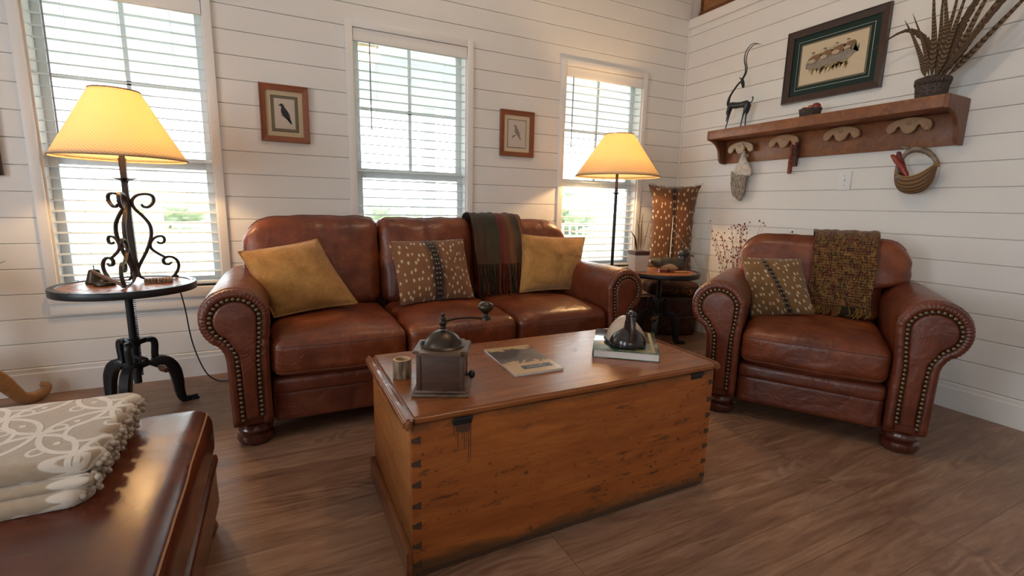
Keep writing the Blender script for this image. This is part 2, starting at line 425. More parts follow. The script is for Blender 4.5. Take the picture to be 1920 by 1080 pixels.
# lamp shade: translucent quilted cloth
def shade(name, diag):
    t = NT(name, .9, 0, .1)
    uv = t.co('UV'); s = t.sep(uv)
    if diag:
        a = t.math('PINGPONG', t.math('ADD', t.math('MULTIPLY', s[0], 90.), t.math('MULTIPLY', s[1], 24.)), .5)
        b = t.math('PINGPONG', t.math('SUBTRACT', t.math('MULTIPLY', s[0], 90.), t.math('MULTIPLY', s[1], 24.)), .5)
        h = t.math('MINIMUM', a, b)
    else:
        h = t.math('PINGPONG', t.math('MULTIPLY', s[1], 26.), .5)
    line = t.ramp(h, [(0., 1.), (.2, 0.)])
    c = t.mix(line, (.70,.58,.42), (.92,.82,.66))
    t.color(c)
    tr = t.n('ShaderNodeBsdfTranslucent'); t.set(tr.inputs[0], t.mix(line, (.74,.60,.36), (.96,.83,.58)))
    mx = t.n('ShaderNodeMixShader'); mx.inputs[0].default_value = .5
    t.t.links.new(t.b.outputs[0], mx.inputs[1]); t.t.links.new(tr.outputs[0], mx.inputs[2]); t.t.links.new(mx.outputs[0], t.t.nodes['Material Output'].inputs[0])
    t.bump(h, .3, .003); return t.m
M['shade_diag'] = shade('quilted_shade', True); M['shade_line'] = shade('pleated_shade', False)
M['shade_trim'] = flat('tan_shade_trim', (.42,.28,.17), .8)
t = NT('glowing_bulb'); t.b.inputs['Emission Color'].default_value = (1,.72,.38,1); t.b.inputs['Emission Strength'].default_value = 9; M['bulb'] = t.m
# folded blanket: taupe with ivory rings
t = NT('ivory_ring_fleece', .95, 0, .1)
v = t.co('Object'); s = t.sep(v)
def ring(cx, cy, sx, sy, ox, oy, radius, w):
    a = t.math('SUBTRACT', t.math('FRACT', t.math('ADD', t.math('MULTIPLY', s[0], sx), ox)), .5)
    b = t.math('SUBTRACT', t.math('FRACT', t.math('ADD', t.math('MULTIPLY', t.math('ADD', s[1], t.math('MULTIPLY', s[2], -1.)), sy), oy)), .5)
    d = t.math('SQRT', t.math('ADD', t.math('MULTIPLY', a, a), t.math('MULTIPLY', b, b)))
    return t.ramp(t.math('ABSOLUTE', t.math('SUBTRACT', d, radius)), [(w*.7, 1.), (w, 0.)])
k = ring(0,0, 4.8, 3.9, 0., 0., .47, .034)
for a in (ring(0,0, 4.8, 3.9, .5, .5, .47, .034), ring(0,0, 4.8, 3.9, 0., 0., .26, .028), ring(0,0, 9.6, 7.8, .25, .25, .14, .04), ring(0,0, 9.6, 7.8, 0., 0., .0, .08)): k = t.math('MAXIMUM', k, a)
fz = t.noise(v, 60, 3)
c = t.mix(k, (.38,.27,.17), (.72,.62,.52)); t.color(t.mix(t.math('MULTIPLY', fz, .25), c, (.72,.66,.60)))
t.bump(t.math('ADD', t.math('MULTIPLY', fz, .4), k), .35, .006); t.b.inputs['Sheen Weight'].default_value = .5; M['blanket'] = t.m
M['blanket_edge'] = flat('blanket_binding', (.52,.44,.36), .95, 0, .1, .2, 60)
M['paper'] = flat('page_paper', (.76,.70,.65), .8, 0, .2, .05, 200)
M['mat_cream'] = flat('cream_mat_board', (.52,.42,.28), .85, 0, .2, .03)
M['mat_grey'] = flat('taupe_mat_board', (.17,.145,.10), .85, 0, .2, .03)
M['mat_green'] = flat('dark_green_mat_board', (.018,.035,.030), .8, 0, .2, .05)
M['mat_white'] = flat('print_paper', (.56,.49,.42), .85, 0, .2, .03)
M['mat_warm'] = flat('warm_print_paper', (.60,.50,.36), .85, 0, .2, .03)
M['ink'] = flat('grey_ink', (.045,.045,.05), .9, 0, .1, .4, 200)
M['ink_pale'] = flat('pale_pencil', (.26,.225,.19), .9, 0, .1, .3, 200)
M['white_line'] = flat('white_mat_line', (.55,.56,.52), .8)
M['plastic'] = flat('white_plastic', (.78,.78,.78), .35, 0, .5, .01)
M['black'] = flat('black_rubber', (.012,.012,.012), .5)
# bark
t = NT('tree_bark', .9); a = t.noise(t.co('Object', (60, 60, 14)), 1, 5, .65, .4)
t.color(t.ramp(a, [(.35, (.09,.052,.03)), (.5, (.24,.15,.09)), (.68, (.42,.30,.19))])); t.bump(a, .8, .01); M['bark'] = t.m
M['cutwood'] = flat('fresh_cut_wood', (.55,.36,.20), .6)
t = NT('dark_wicker', .6); v = t.co('Object', (1, 1, 1)); a = t.vor(v, 120); 
t.color(t.ramp(a, [(.2, (.018,.011,.010)), (.6, (.075,.048,.036))])); t.bump(a, .8, .006); M['wicker'] = t.m
t = NT('coiled_basket', .7); s = t.sep(t.co('UV')); a = t.math('PINGPONG', t.math('MULTIPLY', s[1], 12.), .5); b = t.math('PINGPONG', t.math('ADD', t.math('MULTIPLY', s[0], 60.), t.math('MULTIPLY', t.math('FLOOR', t.math('MULTIPLY', s[1], 18.)), .5)), .5)
h = t.math('MULTIPLY', a, b); t.color(t.ramp(h, [(.01, (.06,.028,.012)), (.08, (.24,.12,.045)), (.2, (.40,.235,.10))])); t.bump(h, .7, .01); M['coil'] = t.m
t = NT('antler', .45); a = t.noise(t.co('Object', (1,1,1)), 30, 4); t.color(t.ramp(a, [(.35, (.11,.075,.05)), (.65, (.30,.23,.17))])); t.bump(a, .3, .003); M['antler'] = t.m
# barred feather
t = NT('barred_feather', .7, 0, .3); s = t.sep(t.co('UV')); 
e = t.math('ABSOLUTE', t.math('SUBTRACT', s[0], .5))
y2 = t.math('ADD', t.math('MULTIPLY', s[1], 24.), t.math('MULTIPLY', e, -1.6)); bar = t.math('PINGPONG', y2, .5)
c = t.mix(t.ramp(bar, [(.16, 1.), (.26, 0.)]), (.17,.105,.055), (.022,.012,.009))
c = t.mix(t.ramp(e, [(.30, 0.), (.5, .8)]), c, (.10,.055,.028))
t.color(c); t.bump(t.noise(t.co('UV', (4, 260, 1)), 1, 2), .4, .002); M['feather'] = t.m
t = NT('ragged_feather', .75, 0, .2); a = t.noise(t.co('UV', (3, 60, 1)), 2, 3); t.color(t.ramp(a, [(.35, (.045,.026,.016)), (.65, (.13,.08,.045))])); M['feather_brown'] = t.m
M['feather_white'] = flat('pale_quill', (.50,.40,.28), .7)
M['feather_tan'] = flat('tan_quill', (.32,.19,.09), .7, 0, .2, .3, 40)
# ================================================================ room shell (metres; camera over the origin)
YW, XR, GZ0, GS = 3.378, 3.390, .150, .1355
XL, YF, ZC = -3.6, -3.4, 3.75
WIN = [(-1.078, -.306, .56, 2.18), (.505, 1.287, .56, 2.18), (2.118, 2.90, .56, 2.18)]
CW = .045
def boards(bm, a0, a1, z0, z1, face, nrm, axis, zmax=9):
    """one tongue-and-groove board with chamfered long edges; axis: the direction it runs"""
    g, ch, th = .0013, .0026, .012
    prof = [(th, z0+g), (ch, z0+g), (0, z0+g+ch), (0, z1-g-ch), (ch, z1-g), (th, z1-g)]
    out = []
    for d in (a0, a1):
        out.append([bm.verts.new((d, face + nrm*p, z) if axis == 'x' else (face + nrm*p, d, z)) for p, z in prof])
    n = len(prof)
    for i in range(n-1): bm.faces.new((out[0][i], out[0][i+1], out[1][i+1], out[1][i]))
    for q in out: bm.faces.new(q)
bm = B()
k = 0; z = GZ0
while z < ZC:
    z2 = min(z + GS, ZC)
    cuts = [(XL, XR)]
    for (x0, x1, wz0, wz1) in WIN:
        lo, hi = .435 + .01, wz1 + CW - .01
        if z2 <= lo or z >= hi: continue
        new = []
        for a, b in cuts:
            if x1 + CW - .01 <= a or x0 - CW + .01 >= b: new.append((a, b)); continue
            new.append((a, x0 - CW + .01)); new.append((x1 + CW - .01, b))
        # rows cut by the casing keep the full board above / below it
        if z < lo: boards(bm, x0 - CW + .01, x1 + CW - .01, z, lo + .004, YW, 1, 'x')
        if z2 > hi: boards(bm, x0 - CW + .01, x1 + CW - .01, hi - .004, z2, YW, 1, 'x')
        cuts = new
    for a, b in cuts: boards(bm, a, b, z, z2, YW, 1, 'x')
    z = z2
yb0, yb1 = YW + .012, YW + .14
xs = [XL - .12] + [v for w in WIN for v in (w[0], w[1])] + [XR + .12]
for i in range(0, len(xs), 2): box(bm, xs[i], xs[i+1], yb0, yb1, -.02, ZC)
for (x0, x1, a, b) in WIN: box(bm, x0, x1, yb0, yb1, -.02, a); box(bm, x0, x1, yb0, yb1, b, ZC)
struct('wall_back', bm, M['wall'], smooth=False)
bm = B(); z = GZ0
while z < 2.64:
    boards(bm, -3.4, YW, z, min(z + GS, 2.655), XR, 1, 'y'); z += GS
box(bm, XR + .012, XR + .13, YF, YW + .1, -.02, 2.70)
struct('wall_right', bm, M['wall'], smooth=False)
bm = B(); box(bm, XR - .02, XR + .16, YF, YW - .001, 2.65, 2.728, .004)
struct('trim_1', bm, M['trim'])
bm = B(); box(bm, XR - .012, XR - .0, YW - .012, YW, .15, 2.65, .002); struct('trim_2', bm, M['trim'])
bm = B()
prism(bm, [(YW, 0), (YW-.016, 0), (YW-.016, .118), (YW-.012, .126), (YW-.012, .146), (YW-.008, .15), (YW, .15)], XL, XR, 'x')
struct('baseboard_back', bm, M['trim'], angle=20)
bm = B()
prism(bm, [(XR, 0), (XR-.016, 0), (XR-.016, .118), (XR-.012, .126), (XR-.012, .146), (XR-.008, .15), (XR, .15)], YF, YW-.016, 'y')
struct('baseboard_right', bm, M['trim'], angle=20)
bm = B(); box(bm, XL - .1, 5.6, YF - .1, YW + .14, -.06, 0)
struct('floor', bm, M['floor'], smooth=False)
bm = B(); box(bm, XL - .1, 5.6, YF - .1, YW + .14, ZC, ZC + .1)
struct('ceiling', bm, M['trim'], smooth=False)
# left wall with two openings and front wall with an added opening, kept small to limit the fill: both are out of the frame and let daylight in
bm = B()
LO = [(-2.3, -1.1, .6, 2.4), (.2, 1.5, .6, 2.4)]
ys = [YF] + [v for o in LO for v in (o[0], o[1])] + [YW]
for i in range(0, len(ys), 2): box(bm, XL - .12, XL, ys[i], ys[i+1], -.02, ZC)
for a, b, c0, c1 in LO: box(bm, XL - .12, XL, a, b, -.02, c0); box(bm, XL - .12, XL, a, b, c1, ZC)
struct('wall_left', bm, M['wall'], smooth=False)
bm = B(); FO = (-1.0, -.4, 1.2, 1.9)
box(bm, XL - .12, FO[0], YF - .12, YF, -.02, ZC); box(bm, FO[1], 5.6, YF - .12, YF, -.02, ZC)
box(bm, FO[0], FO[1], YF - .12, YF, -.02, FO[2]); box(bm, FO[0], FO[1], YF - .12, YF, FO[3], ZC)
struct('wall_front', bm, M['wall'], smooth=False)
# loft beyond the right-hand partition
bm = B(); box(bm, 5.5, 5.6, YF, YW + .14, 0, ZC); box(bm, XR + .13, 5.6, YW + .02, YW + .14, 0, ZC)
struct('wall_loft', bm, M['timber'], smooth=False)
tmb = [('dark squared timber lying along the top of the right-hand partition', (3.46, 3.62, -1.5, 3.36, 2.729, 2.80), 'timber_dark'),
       ('orange rough timber resting on the dark one above the partition', (3.47, 3.66, -1.5, 3.32, 2.801, 2.93), 'timber')]
for lb, b, mm in tmb:
    bm = B(); box(bm, *b, .006); tag(obj('timber_beam', bm, M[mm]), lb, 'beam')
# ---------------------------------------------------------------- windows
def window(i, w):
    x0, x1, z0, z1 = w; cx = (x0+x1)/2
    bm = B()   # casing
    box(bm, x0-CW, x0, YW-.018, YW+.02, .50, z1+CW, .002); box(bm, x1, x1+CW, YW-.018, YW+.02, .50, z1+CW, .002)
    box(bm, x0-.001, x1+.001, YW-.018, YW+.02, z1, z1+CW, .002)
    r = struct('window_%d' % i, bm, M['trim'])
    bm = B(); box(bm, x0-CW, x1+CW, YW-.020, YW+.02, .436, .497, .002); obj('apron', bm, M['trim'], r)
    bm = B(); box(bm, x0-CW-.004, x1+CW+.004, YW-.030, YW+.10, .498, z0, .004); obj('window_sill', bm, M['trim'], r)
    bm = B()   # jamb lining
    box(bm, x0-.001, x0+.010, YW+.001, YW+.14, z0, z1); box(bm, x1-.010, x1+.001, YW+.001, YW+.14, z0, z1); box(bm, x0, x1, YW+.001, YW+.14, z1-.010, z1+.001)
    obj('jamb', bm, M['trim'], r, smooth=False)
    a, b = x0+.010, x1-.010; zm = 1.285
    bm = B()   # upper sash (outer)
    f = .040
    for bx in ((a, a+f, zm-.02, z1-.01), (b-f, b, zm-.02, z1-.01), (a+f, b-f, z1-.05, z1-.01), (a+f, b-f, zm-.02, zm+.025)):
        box(bm, bx[0], bx[1], YW+.095, YW+.125, bx[2], bx[3], .002)
    u = obj('upper_sash', bm, M['vinyl'], r)
    bm = B(); box(bm, cx-.011, cx+.011, YW+.100, YW+.118, zm+.02, z1-.05); box(bm, a+f, b-f, YW+.100, YW+.118, 1.70, 1.722); obj('glazing_bar', bm, M['vinyl'], u, smooth=False)
    bm = B(); box(bm, a+f, b-f, YW+.108, YW+.111, zm+.02, z1-.05); obj('pane', bm, M['pane'], u, smooth=False)
    bm = B()
    for bx in ((a, a+f, z0, zm+.028), (b-f, b, z0, zm+.028), (a+f, b-f, z0, z0+.055), (a+f, b-f, zm-.035, zm+.028)):
        box(bm, bx[0], bx[1], YW+.062, YW+.094, bx[2], bx[3], .002)
    l = obj('lower_sash', bm, M['vinyl'], r)
    bm = B(); box(bm, a+f, b-f, YW+.076, YW+.079, z0+.05, zm-.03); obj('pane', bm, M['pane'], l, smooth=False)
    return r
for i, w in enumerate(WIN): window(i+1, w)
def blind(w, label, wand_x, low):
    x0, x1, z0, z1 = w
    t = thing('window_blind', label, 'blind', ((x0+x1)/2, YW+.028, z1), group='white slatted window blinds')
    hw = (x1-x0)/2 - .012
    bm = B(); prism(bm, [(-.030, -.082), (-.038, -.078), (-.040, -.05), (-.036, -.03), (-.040, -.012), (-.034, -.002), (-.028, -.002), (-.028, -.082)], -hw-.008, hw+.008, 'x'); obj('valance', bm, M['trim'], t, angle=30)
    bm = B(); z = -.13; tl = .10
    while z1 + z > low + .03:
        for s in (0,):
            pr = []
            for q in range(5):
                y = -.024 + .048*q/4; zz = z + tl*y + .0035*(1-((y)/.024)**2)
                pr.append((y, zz))
            out = pr + [(y, zz-.0026) for y, zz in reversed(pr)]
            prism(bm, out, -hw, hw, 'x')
        z -= .0583
    obj('slats', bm, M['slat'], t, angle=60)
    bm = B(); box(bm, -hw, hw, -.022, .022, low - z1, low - z1 + .016, .004); obj('bottom_rail', bm, M['blind'], t)
    for cxx in (-hw*.62, 0, hw*.62):
        bm = B(); tube(bm, [(cxx, -.026, -.08), (cxx, -.026, low-z1+.01)], .0009, 5); tube(bm, [(cxx, .026, -.08), (cxx, .026, low-z1+.01)], .0009, 5); obj('lift_cord', bm, M['blind'], t)
    bm = B(); tube(bm, [(wand_x[0], -.034, -.075), (wand_x[1], -.034, wand_x[2])], .0045, 6); obj('tilt_wand', bm, M['wandgrey'], t)
M['wandgrey'] = flat('grey_clear_wand', (.30,.30,.34), .25)
blind(WIN[0], 'open white slatted blind in the leftmost window, behind the scrolled iron table lamp', (-.30, -.30, -.80), .575)
blind(WIN[1], 'open white slatted blind in the middle window, behind the sofa back', (-.285, -.285, -.62), .575)
blind(WIN[2], 'open white slatted blind in the window nearest the corner, behind the floor lamp', (-.32, -.32, -.62), .575)
# ---------------------------------------------------------------- outside: porch and garden
M['porchwhite'] = flat('porch_white_paint', (.82,.84,.85), .6)
M['deck'] = flat('porch_deck_boards', (.50,.50,.50), .7)
bm = B(); box(bm, -9, 12, YW+.14, 6.3, -.20, -.06); struct('trim_3', bm, M['deck'], smooth=False)
bm = B()
for k in range(22): box(bm, -9, 12, YW+.14+k*.135, YW+.14+k*.135+.131, 2.75, 2.77)
box(bm, -9, 12, 6.05, 6.22, 2.26, 2.75)
struct('trim_4', bm, M['porchwhite'], smooth=False)
pp = [(-3.6, 'white square porch post far left of the garden view'), (-1.13, 'white square porch post seen through the leftmost window'), (1.82, 'white square porch post seen through the middle window'), (4.62, 'white square porch post seen through the window nearest the corner'), (7.4, 'white square porch post farthest right outside')]
for x, lb in pp:
    bm = B(); box(bm, x-.07, x+.07, 6.07, 6.21, -.06, 2.26, .006); box(bm, x-.09, x+.09, 6.05, 6.23, -.06, .08, .004); tag(obj('porch_post', bm, M['porchwhite']), lb, 'post')
edges = [-3.6, -1.13, 1.82, 4.62, 7.4]
for i in range(4):
    a, b = edges[i]+.09, edges[i+1]-.09
    t = thing('porch_railing', ['white porch railing left of the leftmost window view', 'white porch railing between the posts of the left and middle window', 'white porch railing outside the window nearest the corner', 'white porch railing farthest right outside'][i], 'railing', ((a+b)/2, 6.14, -.06))
    h = (b-a)/2
    bm = B(); box(bm, -h, h, -.04, .04, .86, .90); box(bm, -h, h, -.02, .02, .10, .15); obj('rail', bm, M['porchwhite'], t, smooth=False)
    bm = B(); n = int(2*h/.12)
    for q in range(1, n): box(bm, -h+q*2*h/n-.012, -h+q*2*h/n+.012, -.012, .012, .15, .86)
    obj('balusters', bm, M['porchwhite'], t, smooth=False)
t = thing('porch_ceiling_fan', 'white porch ceiling fan with lit glass bowl outside the middle window', 'ceiling fan', (.86, 4.9, 2.75))
bm = B(); lathe(bm, [(0,0),(.06,0),(.06,-.05),(.02,-.07),(.02,-.12),(.10,-.14),(.11,-.22),(.06,-.25),(0,-.25)], 20); obj('motor', bm, M['iron'], t)
bm = B(); lathe(bm, [(.13,-.26),(.125,-.31),(.09,-.35),(0,-.37)], 20, caps=False); obj('light_bowl', bm, M['bulb'], t)
for a in range(5):
    bm = B(); q = rad(-3 + 72*a); puff(bm, .13, .62, -.06, .06, -.19, -.18, .004, 4); 
    bmesh.ops.transform(bm, matrix=Matrix.Rotation(q, 4, 'Z'), verts=bm.verts); obj('blade', bm, M['porchwhite'], t)
t = NT('lawn', .95, 0, .1); a = t.noise(t.co(), .6, 5); t.color(t.ramp(a, [(.35, (.28,.33,.17)), (.65, (.50,.50,.33))])); M['lawn'] = t.m
bm = B(); box(bm, -70, 90, 6.3, 120, -.62, -.60); struct('ground', bm, M['lawn'], smooth=False)
t = NT('pale_foliage', .9, 0, .1); a = t.noise(t.co(), 2, 4); t.color(t.ramp(a, [(.35, (.32,.36,.29)), (.65, (.48,.52,.43))])); M['leaves'] = t.m
def tree(x, y, h, w, lb, kind, sd):
    t = thing('tree', lb, 'tree', (x, y, -.6))
    bm = B(); tube(bm, [(0,0,0), (.05*w,0,h*.35), (0,0,h*.7)], [h*.035, h*.025, h*.01], 7); 
    for q in range(3): tube(bm, [(0,0,h*(.3+.08*q)), (w*.3*math.cos(q*2.1), w*.3*math.sin(q*2.1), h*(.6+.07*q))], [h*.016, h*.006], 5)
    obj('trunk', bm, M['bark'], t)
    bm = B(); r = random.Random(sd)
    for q in range(14):
        an, rr = r.uniform(0, 6.28), r.uniform(.1, .42)*w; zz = h*r.uniform(.42, .86)
        b2 = B(); sphere(b2, (0,0,0), 1, 12, 8)
        s = w*r.uniform(.16, .26)
        for vv in b2.verts:
            kk = 1 + .35*noise.noise(vv.co*2.4 + Vector((q, sd, 0))); vv.co = Vector((vv.co.x*s*kk*1.2, vv.co.y*s*kk*1.2, vv.co.z*s*kk*.8)) + Vector((rr*math.cos(an), rr*math.sin(an), zz))
        merge(bm, b2)
    obj('crown', bm, M['leaves'], t)
trees = [(-10.6, 30, 2.2, 3.4, 'low bushy tree at the left of the leftmost window'), (-5.4, 33, 1.9, 3.6, 'broad low tree behind the iron lamp scrolls, outside'), (3.2, 29, 1.7, 2.0, 'small round tree low in the middle window'), (6.4, 31, 1.8, 2.2, 'taller tree low at the right of the middle window'), (10.2, 34, 1.7, 3.2, 'wide pale tree at the right edge of the middle window'), (12.6, 20, 2.9, 2.4, 'young tree seen just left of the floor lamp pole'), (17.6, 26, 2.2, 4.6, 'far tree low in the window nearest the corner')]
for i, (x, y, h, w, lb) in enumerate(trees): tree(x, y, h, w, lb, 0, i+3)
# ================================================================ light
W = bpy.data.worlds.new('World'); S.world = W; W.use_nodes = True
bg = W.node_tree.nodes['Background']; bg.inputs[0].default_value = (.86, .94, 1, 1); bg.inputs[1].default_value = 9.5
def portal(name, loc, rot, sx, sy):
    L = bpy.data.lights.new(name, 'AREA'); L.shape = 'RECTANGLE'; L.size = sx; L.size_y = sy; L.cycles.is_portal = True
    o = bpy.data.objects.new(name, L); C.objects.link(o); o.location = loc; o.rotation_euler = rot
for (x0, x1, z0, z1) in WIN: portal('window_portal', ((x0+x1)/2, YW+.16, (z0+z1)/2), (rad(-90), 0, 0), x1-x0, z1-z0)
for a, b, c0, c1 in LO: portal('window_portal', (XL-.14, (a+b)/2, (c0+c1)/2), (rad(90), 0, rad(-90)), b-a, c1-c0)
portal('front_opening_portal', ((FO[0]+FO[1])/2, YF-.14, (FO[2]+FO[3])/2), (rad(90), 0, 0), FO[1]-FO[0], FO[3]-FO[2])  # guides sky light through the small added opening behind the camera
def point(name, loc, e, col, size=.03):
    L = bpy.data.lights.new(name, 'POINT'); L.energy = e; L.color = col; L.shadow_soft_size = size
    o = bpy.data.objects.new(name, L); C.objects.link(o); o.location = loc; return o
WARM = (1., .62, .28)
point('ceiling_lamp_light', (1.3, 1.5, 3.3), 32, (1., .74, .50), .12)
# ================================================================ camera
cam = bpy.data.cameras.new('camera'); cam.sensor_width = 36; cam.lens = 36*888.7/1920; cam.clip_start = .02; cam.clip_end = 300
co = bpy.data.objects.new('camera', cam); C.objects.link(co); S.camera = co
yaw, pit, rol = rad(26.512), rad(9.810), rad(1.2726)
f = V(math.sin(yaw)*math.cos(pit), math.cos(yaw)*math.cos(pit), -math.sin(pit)); r = V(math.cos(yaw), -math.sin(yaw), 0); u = r.cross(f)
Rr = r*math.cos(rol) + u*math.sin(rol); U = Rr.cross(f)
co.matrix_world = Matrix(((Rr.x, U.x, -f.x, 0), (Rr.y, U.y, -f.y, 0), (Rr.z, U.z, -f.z, 1.08), (0,0,0,1)))
S.view_settings.view_transform = 'Standard'; S.view_settings.look = 'None'; S.view_settings.gamma = 1; S.view_settings.use_curve_mapping = False
S.view_settings.exposure = -.26
# ================================================================ leather seating
def arm_outline(s, g=0.):
    """(x,z) outline of a rolled arm, x measured outward from the inner face; g shrinks it"""
    cx, cz, R = .118, .582, .132 - g
    pts = [(0+g, .092+g), (0+g, .40)]
    pts += [(0+g*.9 - .004, .50)]
    a0, a1 = 172, -62
    for i in range(17):
        a = rad(lerp(a0, a1, i/16)); pts.append((cx + R*math.cos(a), cz + R*math.sin(a)))
    pts += [(.166-g, .435), (.160-g, .36), (.156-g, .092+g)]
    return [(s*x, z) for x, z in pts]
def seat_unit(name, label, cat, loc, rz, inner, nseat, depth, back_x, top_l, top_r, tall):
    t = thing(name, label, cat, loc, rz)
    L = M['leather']; LA = M['leather_arm']
    for s in (-1, 1):
        ax = s*inner
        # arm body with soft front rim
        out = arm_outline(s); bm = B()
        prism(bm, out, .022, depth-.08, 'y', .02, 4, Matrix.Translation((ax, 0, 0)))
        for v in bm.verts:     # the roll flares a little towards the front
            k = 1 - sstep(0, .5, v.co.y); 
            if v.co.z > .42: v.co.x += s*.006*k; v.co.z += .006*k
        a = obj('arm', bm, LA, t, angle=70)
        # puffed front border
        P2 = [V(ax + x, .016, z) for x, z in catmull2(arm_outline(s, .020))]
        bm = B(); tube(bm, P2, [.021 + .0016*math.sin(k*2.1)*sstep(.40, .50, p.z) + .0012*noise.noise(V(k*.4, s, 0)) for k, p in enumerate(P2)], 12, closed=False); obj('arm_border', bm, LA, a)
        # raised inner panel
        pan = arm_outline(s, .050); bm = B(); prism(bm, pan, -.010, .03, 'y', .012, 4, Matrix.Translation((ax, 0, 0))); obj('arm_panel', bm, LA, a, angle=80)
        # nailheads around the panel
        path = catmull2(arm_outline(s, .041)); bm = B(); acc = 0; last = V(path[0][0], 0, path[0][1]); 
        for p in path[1:]:
            q = V(p[0], 0, p[1]); d = (q-last).length
            while acc + d >= .0205:
                tt = (.0205-acc)/d; last = last.lerp(q, tt); d = (q-last).length; acc = 0
                if abs(last.z - .13) > .0: sphere(bm, (ax+last.x, -.006, last.z), .0088, 8, 6, (1, .6, 1))
            acc += d; last = q
        obj('nailhead_trim', bm, M['nail'], a)
    # base rail and front panels
    bm = B(); puff(bm, -inner+.002, inner-.002, .035, depth-.06, .085, .235, .02, 12, wr=.003); obj('front_rail', bm, LA, t)
    bm = B(); puff(bm, -inner+.002, inner-.002, .022, .50, .215, .300, .03, 14, wr=.004); obj('seat_deck', bm, LA, t)
    bm = B(); box(bm, -back_x+.06, back_x-.06, depth-.14, depth-.02, .09, top_l-.10, .03); obj('back_frame', bm, LA, t)
    # cushions
    w = 2*inner/nseat
    for i in range(nseat):
        a, b = -inner + i*w + .003, -inner + (i+1)*w - .003
        bm = B()
        def fn(p, u, a=a, b=b):
            fr = 1 - sstep(-1, -.2, u[1])
            p.z += -.014*max(0, -u[1])**3*(u[2] > 0)      # front drops slightly
            p.y -= .014*(1-u[0]**2)*fr
            return p
        mq = puff(bm, a, b, .0, .66, .302, .492, .052, 26, (0, .0, .030), .009, 5, i+2, fn)
        c = obj('seat_cushion', bm, L, t)
        bm = B()
        for zq in (.55,):
            pts = [mq((q, -1, zq)) + V(0, -.001, 0) for q in [-.93+1.86*k/30 for k in range(31)]]
            tube(bm, pts, .0022, 6)
        pts = [mq((q, -1, -.72)) + V(0, -.001, 0) for q in [-.93+1.86*k/30 for k in range(31)]]; tube(bm, pts, .003, 6)
        obj('piping', bm, M['seam'], c)
    # back cushions: outer ones step out over the arms
    for i in range(nseat):
        a, b = -inner + i*w + .002, -inner + (i+1)*w - .002
        zt = lerp(top_l, top_r, (i+.5)/nseat)
        bm = B(); eL = back_x - inner if i == 0 else 0; eR = back_x - inner if i == nseat-1 else 0
        def fn(p, u, a=a, b=b, eL=eL, eR=eR, zt=zt):
            k = sstep(.665, .705, p.z)
            if u[0] < 0: p.x -= eL*k*abs(u[0])
            else: p.x += eR*k*abs(u[0])
            for sg, e in ((-1, eL), (1, eR)):
                if e:
                    q = max(0, (sg*u[0]-(.52 if nseat > 1 else .62))/(.48 if nseat > 1 else .38)); p.z -= (.095 if nseat > 1 else .085)*q**2.6*sstep(.72, zt, p.z)
            ttt = (p.z-.48)
            p.y += .20*ttt
            if u[1] < 0:
                xm = (a+b)/2 if not (eL and eR) else (a+b)/2
                p.y += .012*math.exp(-((p.x-xm)/.012)**2)*sstep(.45, .6, p.z)        # vertical seam
            p.z += .008*noise.noise(Vector((p.x*9, i*3., 1.)))*sstep(.8, 1., p.z)
            return p
        mq = puff(bm, a, b, .60, .80, .475, zt, .062, 34, (0, .040, .0), .014, 6.5, i+20, fn)
        c = obj('back_cushion', bm, L, t)
        bm = B()
        for zz in (1,):
            pts = [mq((q, -.35, 1)) + V(0, 0, .001) for q in [-.9+1.8*k/30 for k in range(31)]]; tube(bm, pts, .0028, 6)
        obj('piping', bm, M['seam'], c)
    # turned bun feet
    for s in (-1, 1):
        for yy in (.085, depth-.14):
            bm = B(); lathe(bm, [(.045,.0),(.068,.006),(.078,.026),(.074,.044),(.062,.052),(.058,.056),(.070,.062),(.072,.072),(.066,.082),(.066,.094),(0,.094)], 28); obj('bun_foot', bm, M['foot'], t, loc=(s*(inner+.075), yy, 0))
    return t
def catmull2(pts):
    out = []
    for v in catmull([(x, 0, z) for x, z in pts], 6): out.append((v.x, v.z))
    return out
SOFA = (.862, 2.238)
seat_unit('leather_sofa', 'three-seat brown leather sofa with rolled nailhead arms under the windows', 'sofa', (SOFA[0], SOFA[1], 0), 0, .918, 3, .96, 1.035, 1.0, .985, 1)
CH = (2.285, 1.328, rad(-58.0))
seat_unit('leather_armchair', 'wide brown leather armchair with rolled nailhead arms against the right wall', 'armchair', (CH[0], CH[1], 0), CH[2], .315, 1, .92, .435, .955, .93, 1)
# ---------------------------------------------------------------- ottoman
t = thing('leather_ottoman', 'long glossy dark brown leather ottoman in the left foreground, under the folded blanket', 'ottoman', (-.74, 1.20, 0))
bm = B()
mq = puff(bm, -.66, .522, -.66, .565, .235, .415, .055, 44, (0, 0, .012), .007, 4, 4)
c = obj('top_cushion', bm, M['leather_ott'], t)
bm = B()
for dz, pr in ((0.0, .9), (-.007, .86)):
    pts = [mq((1, q, pr)) + V(.0012, 0, 0) for q in [-.96+1.92*k/60 for k in range(61)]]; tube(bm, pts, .0018, 5)
obj('top_stitching', bm, M['stitch'], c)
bm = B(); puff(bm, -.655, .517, -.655, .56, .05, .245, .03, 20, (0,0,0), .006, 6, 9); obj('base', bm, M['leather_ott'], t)
bm = B(); puff(bm, -.662, .524, -.662, .567, .205, .24, .016, 20, (0,0,0), .003, 6, 12); obj('welt', bm, M['leather_ott'], t)
for sx in (-.58, .455):
    for sy in (-.58, .47):
        bm = B(); lathe(bm, [(.035,0),(.055,.006),(.062,.025),(.055,.045),(.05,.06),(0,.06)], 20); obj('bun_foot', bm, M['foot'], t, loc=(sx, sy, 0))
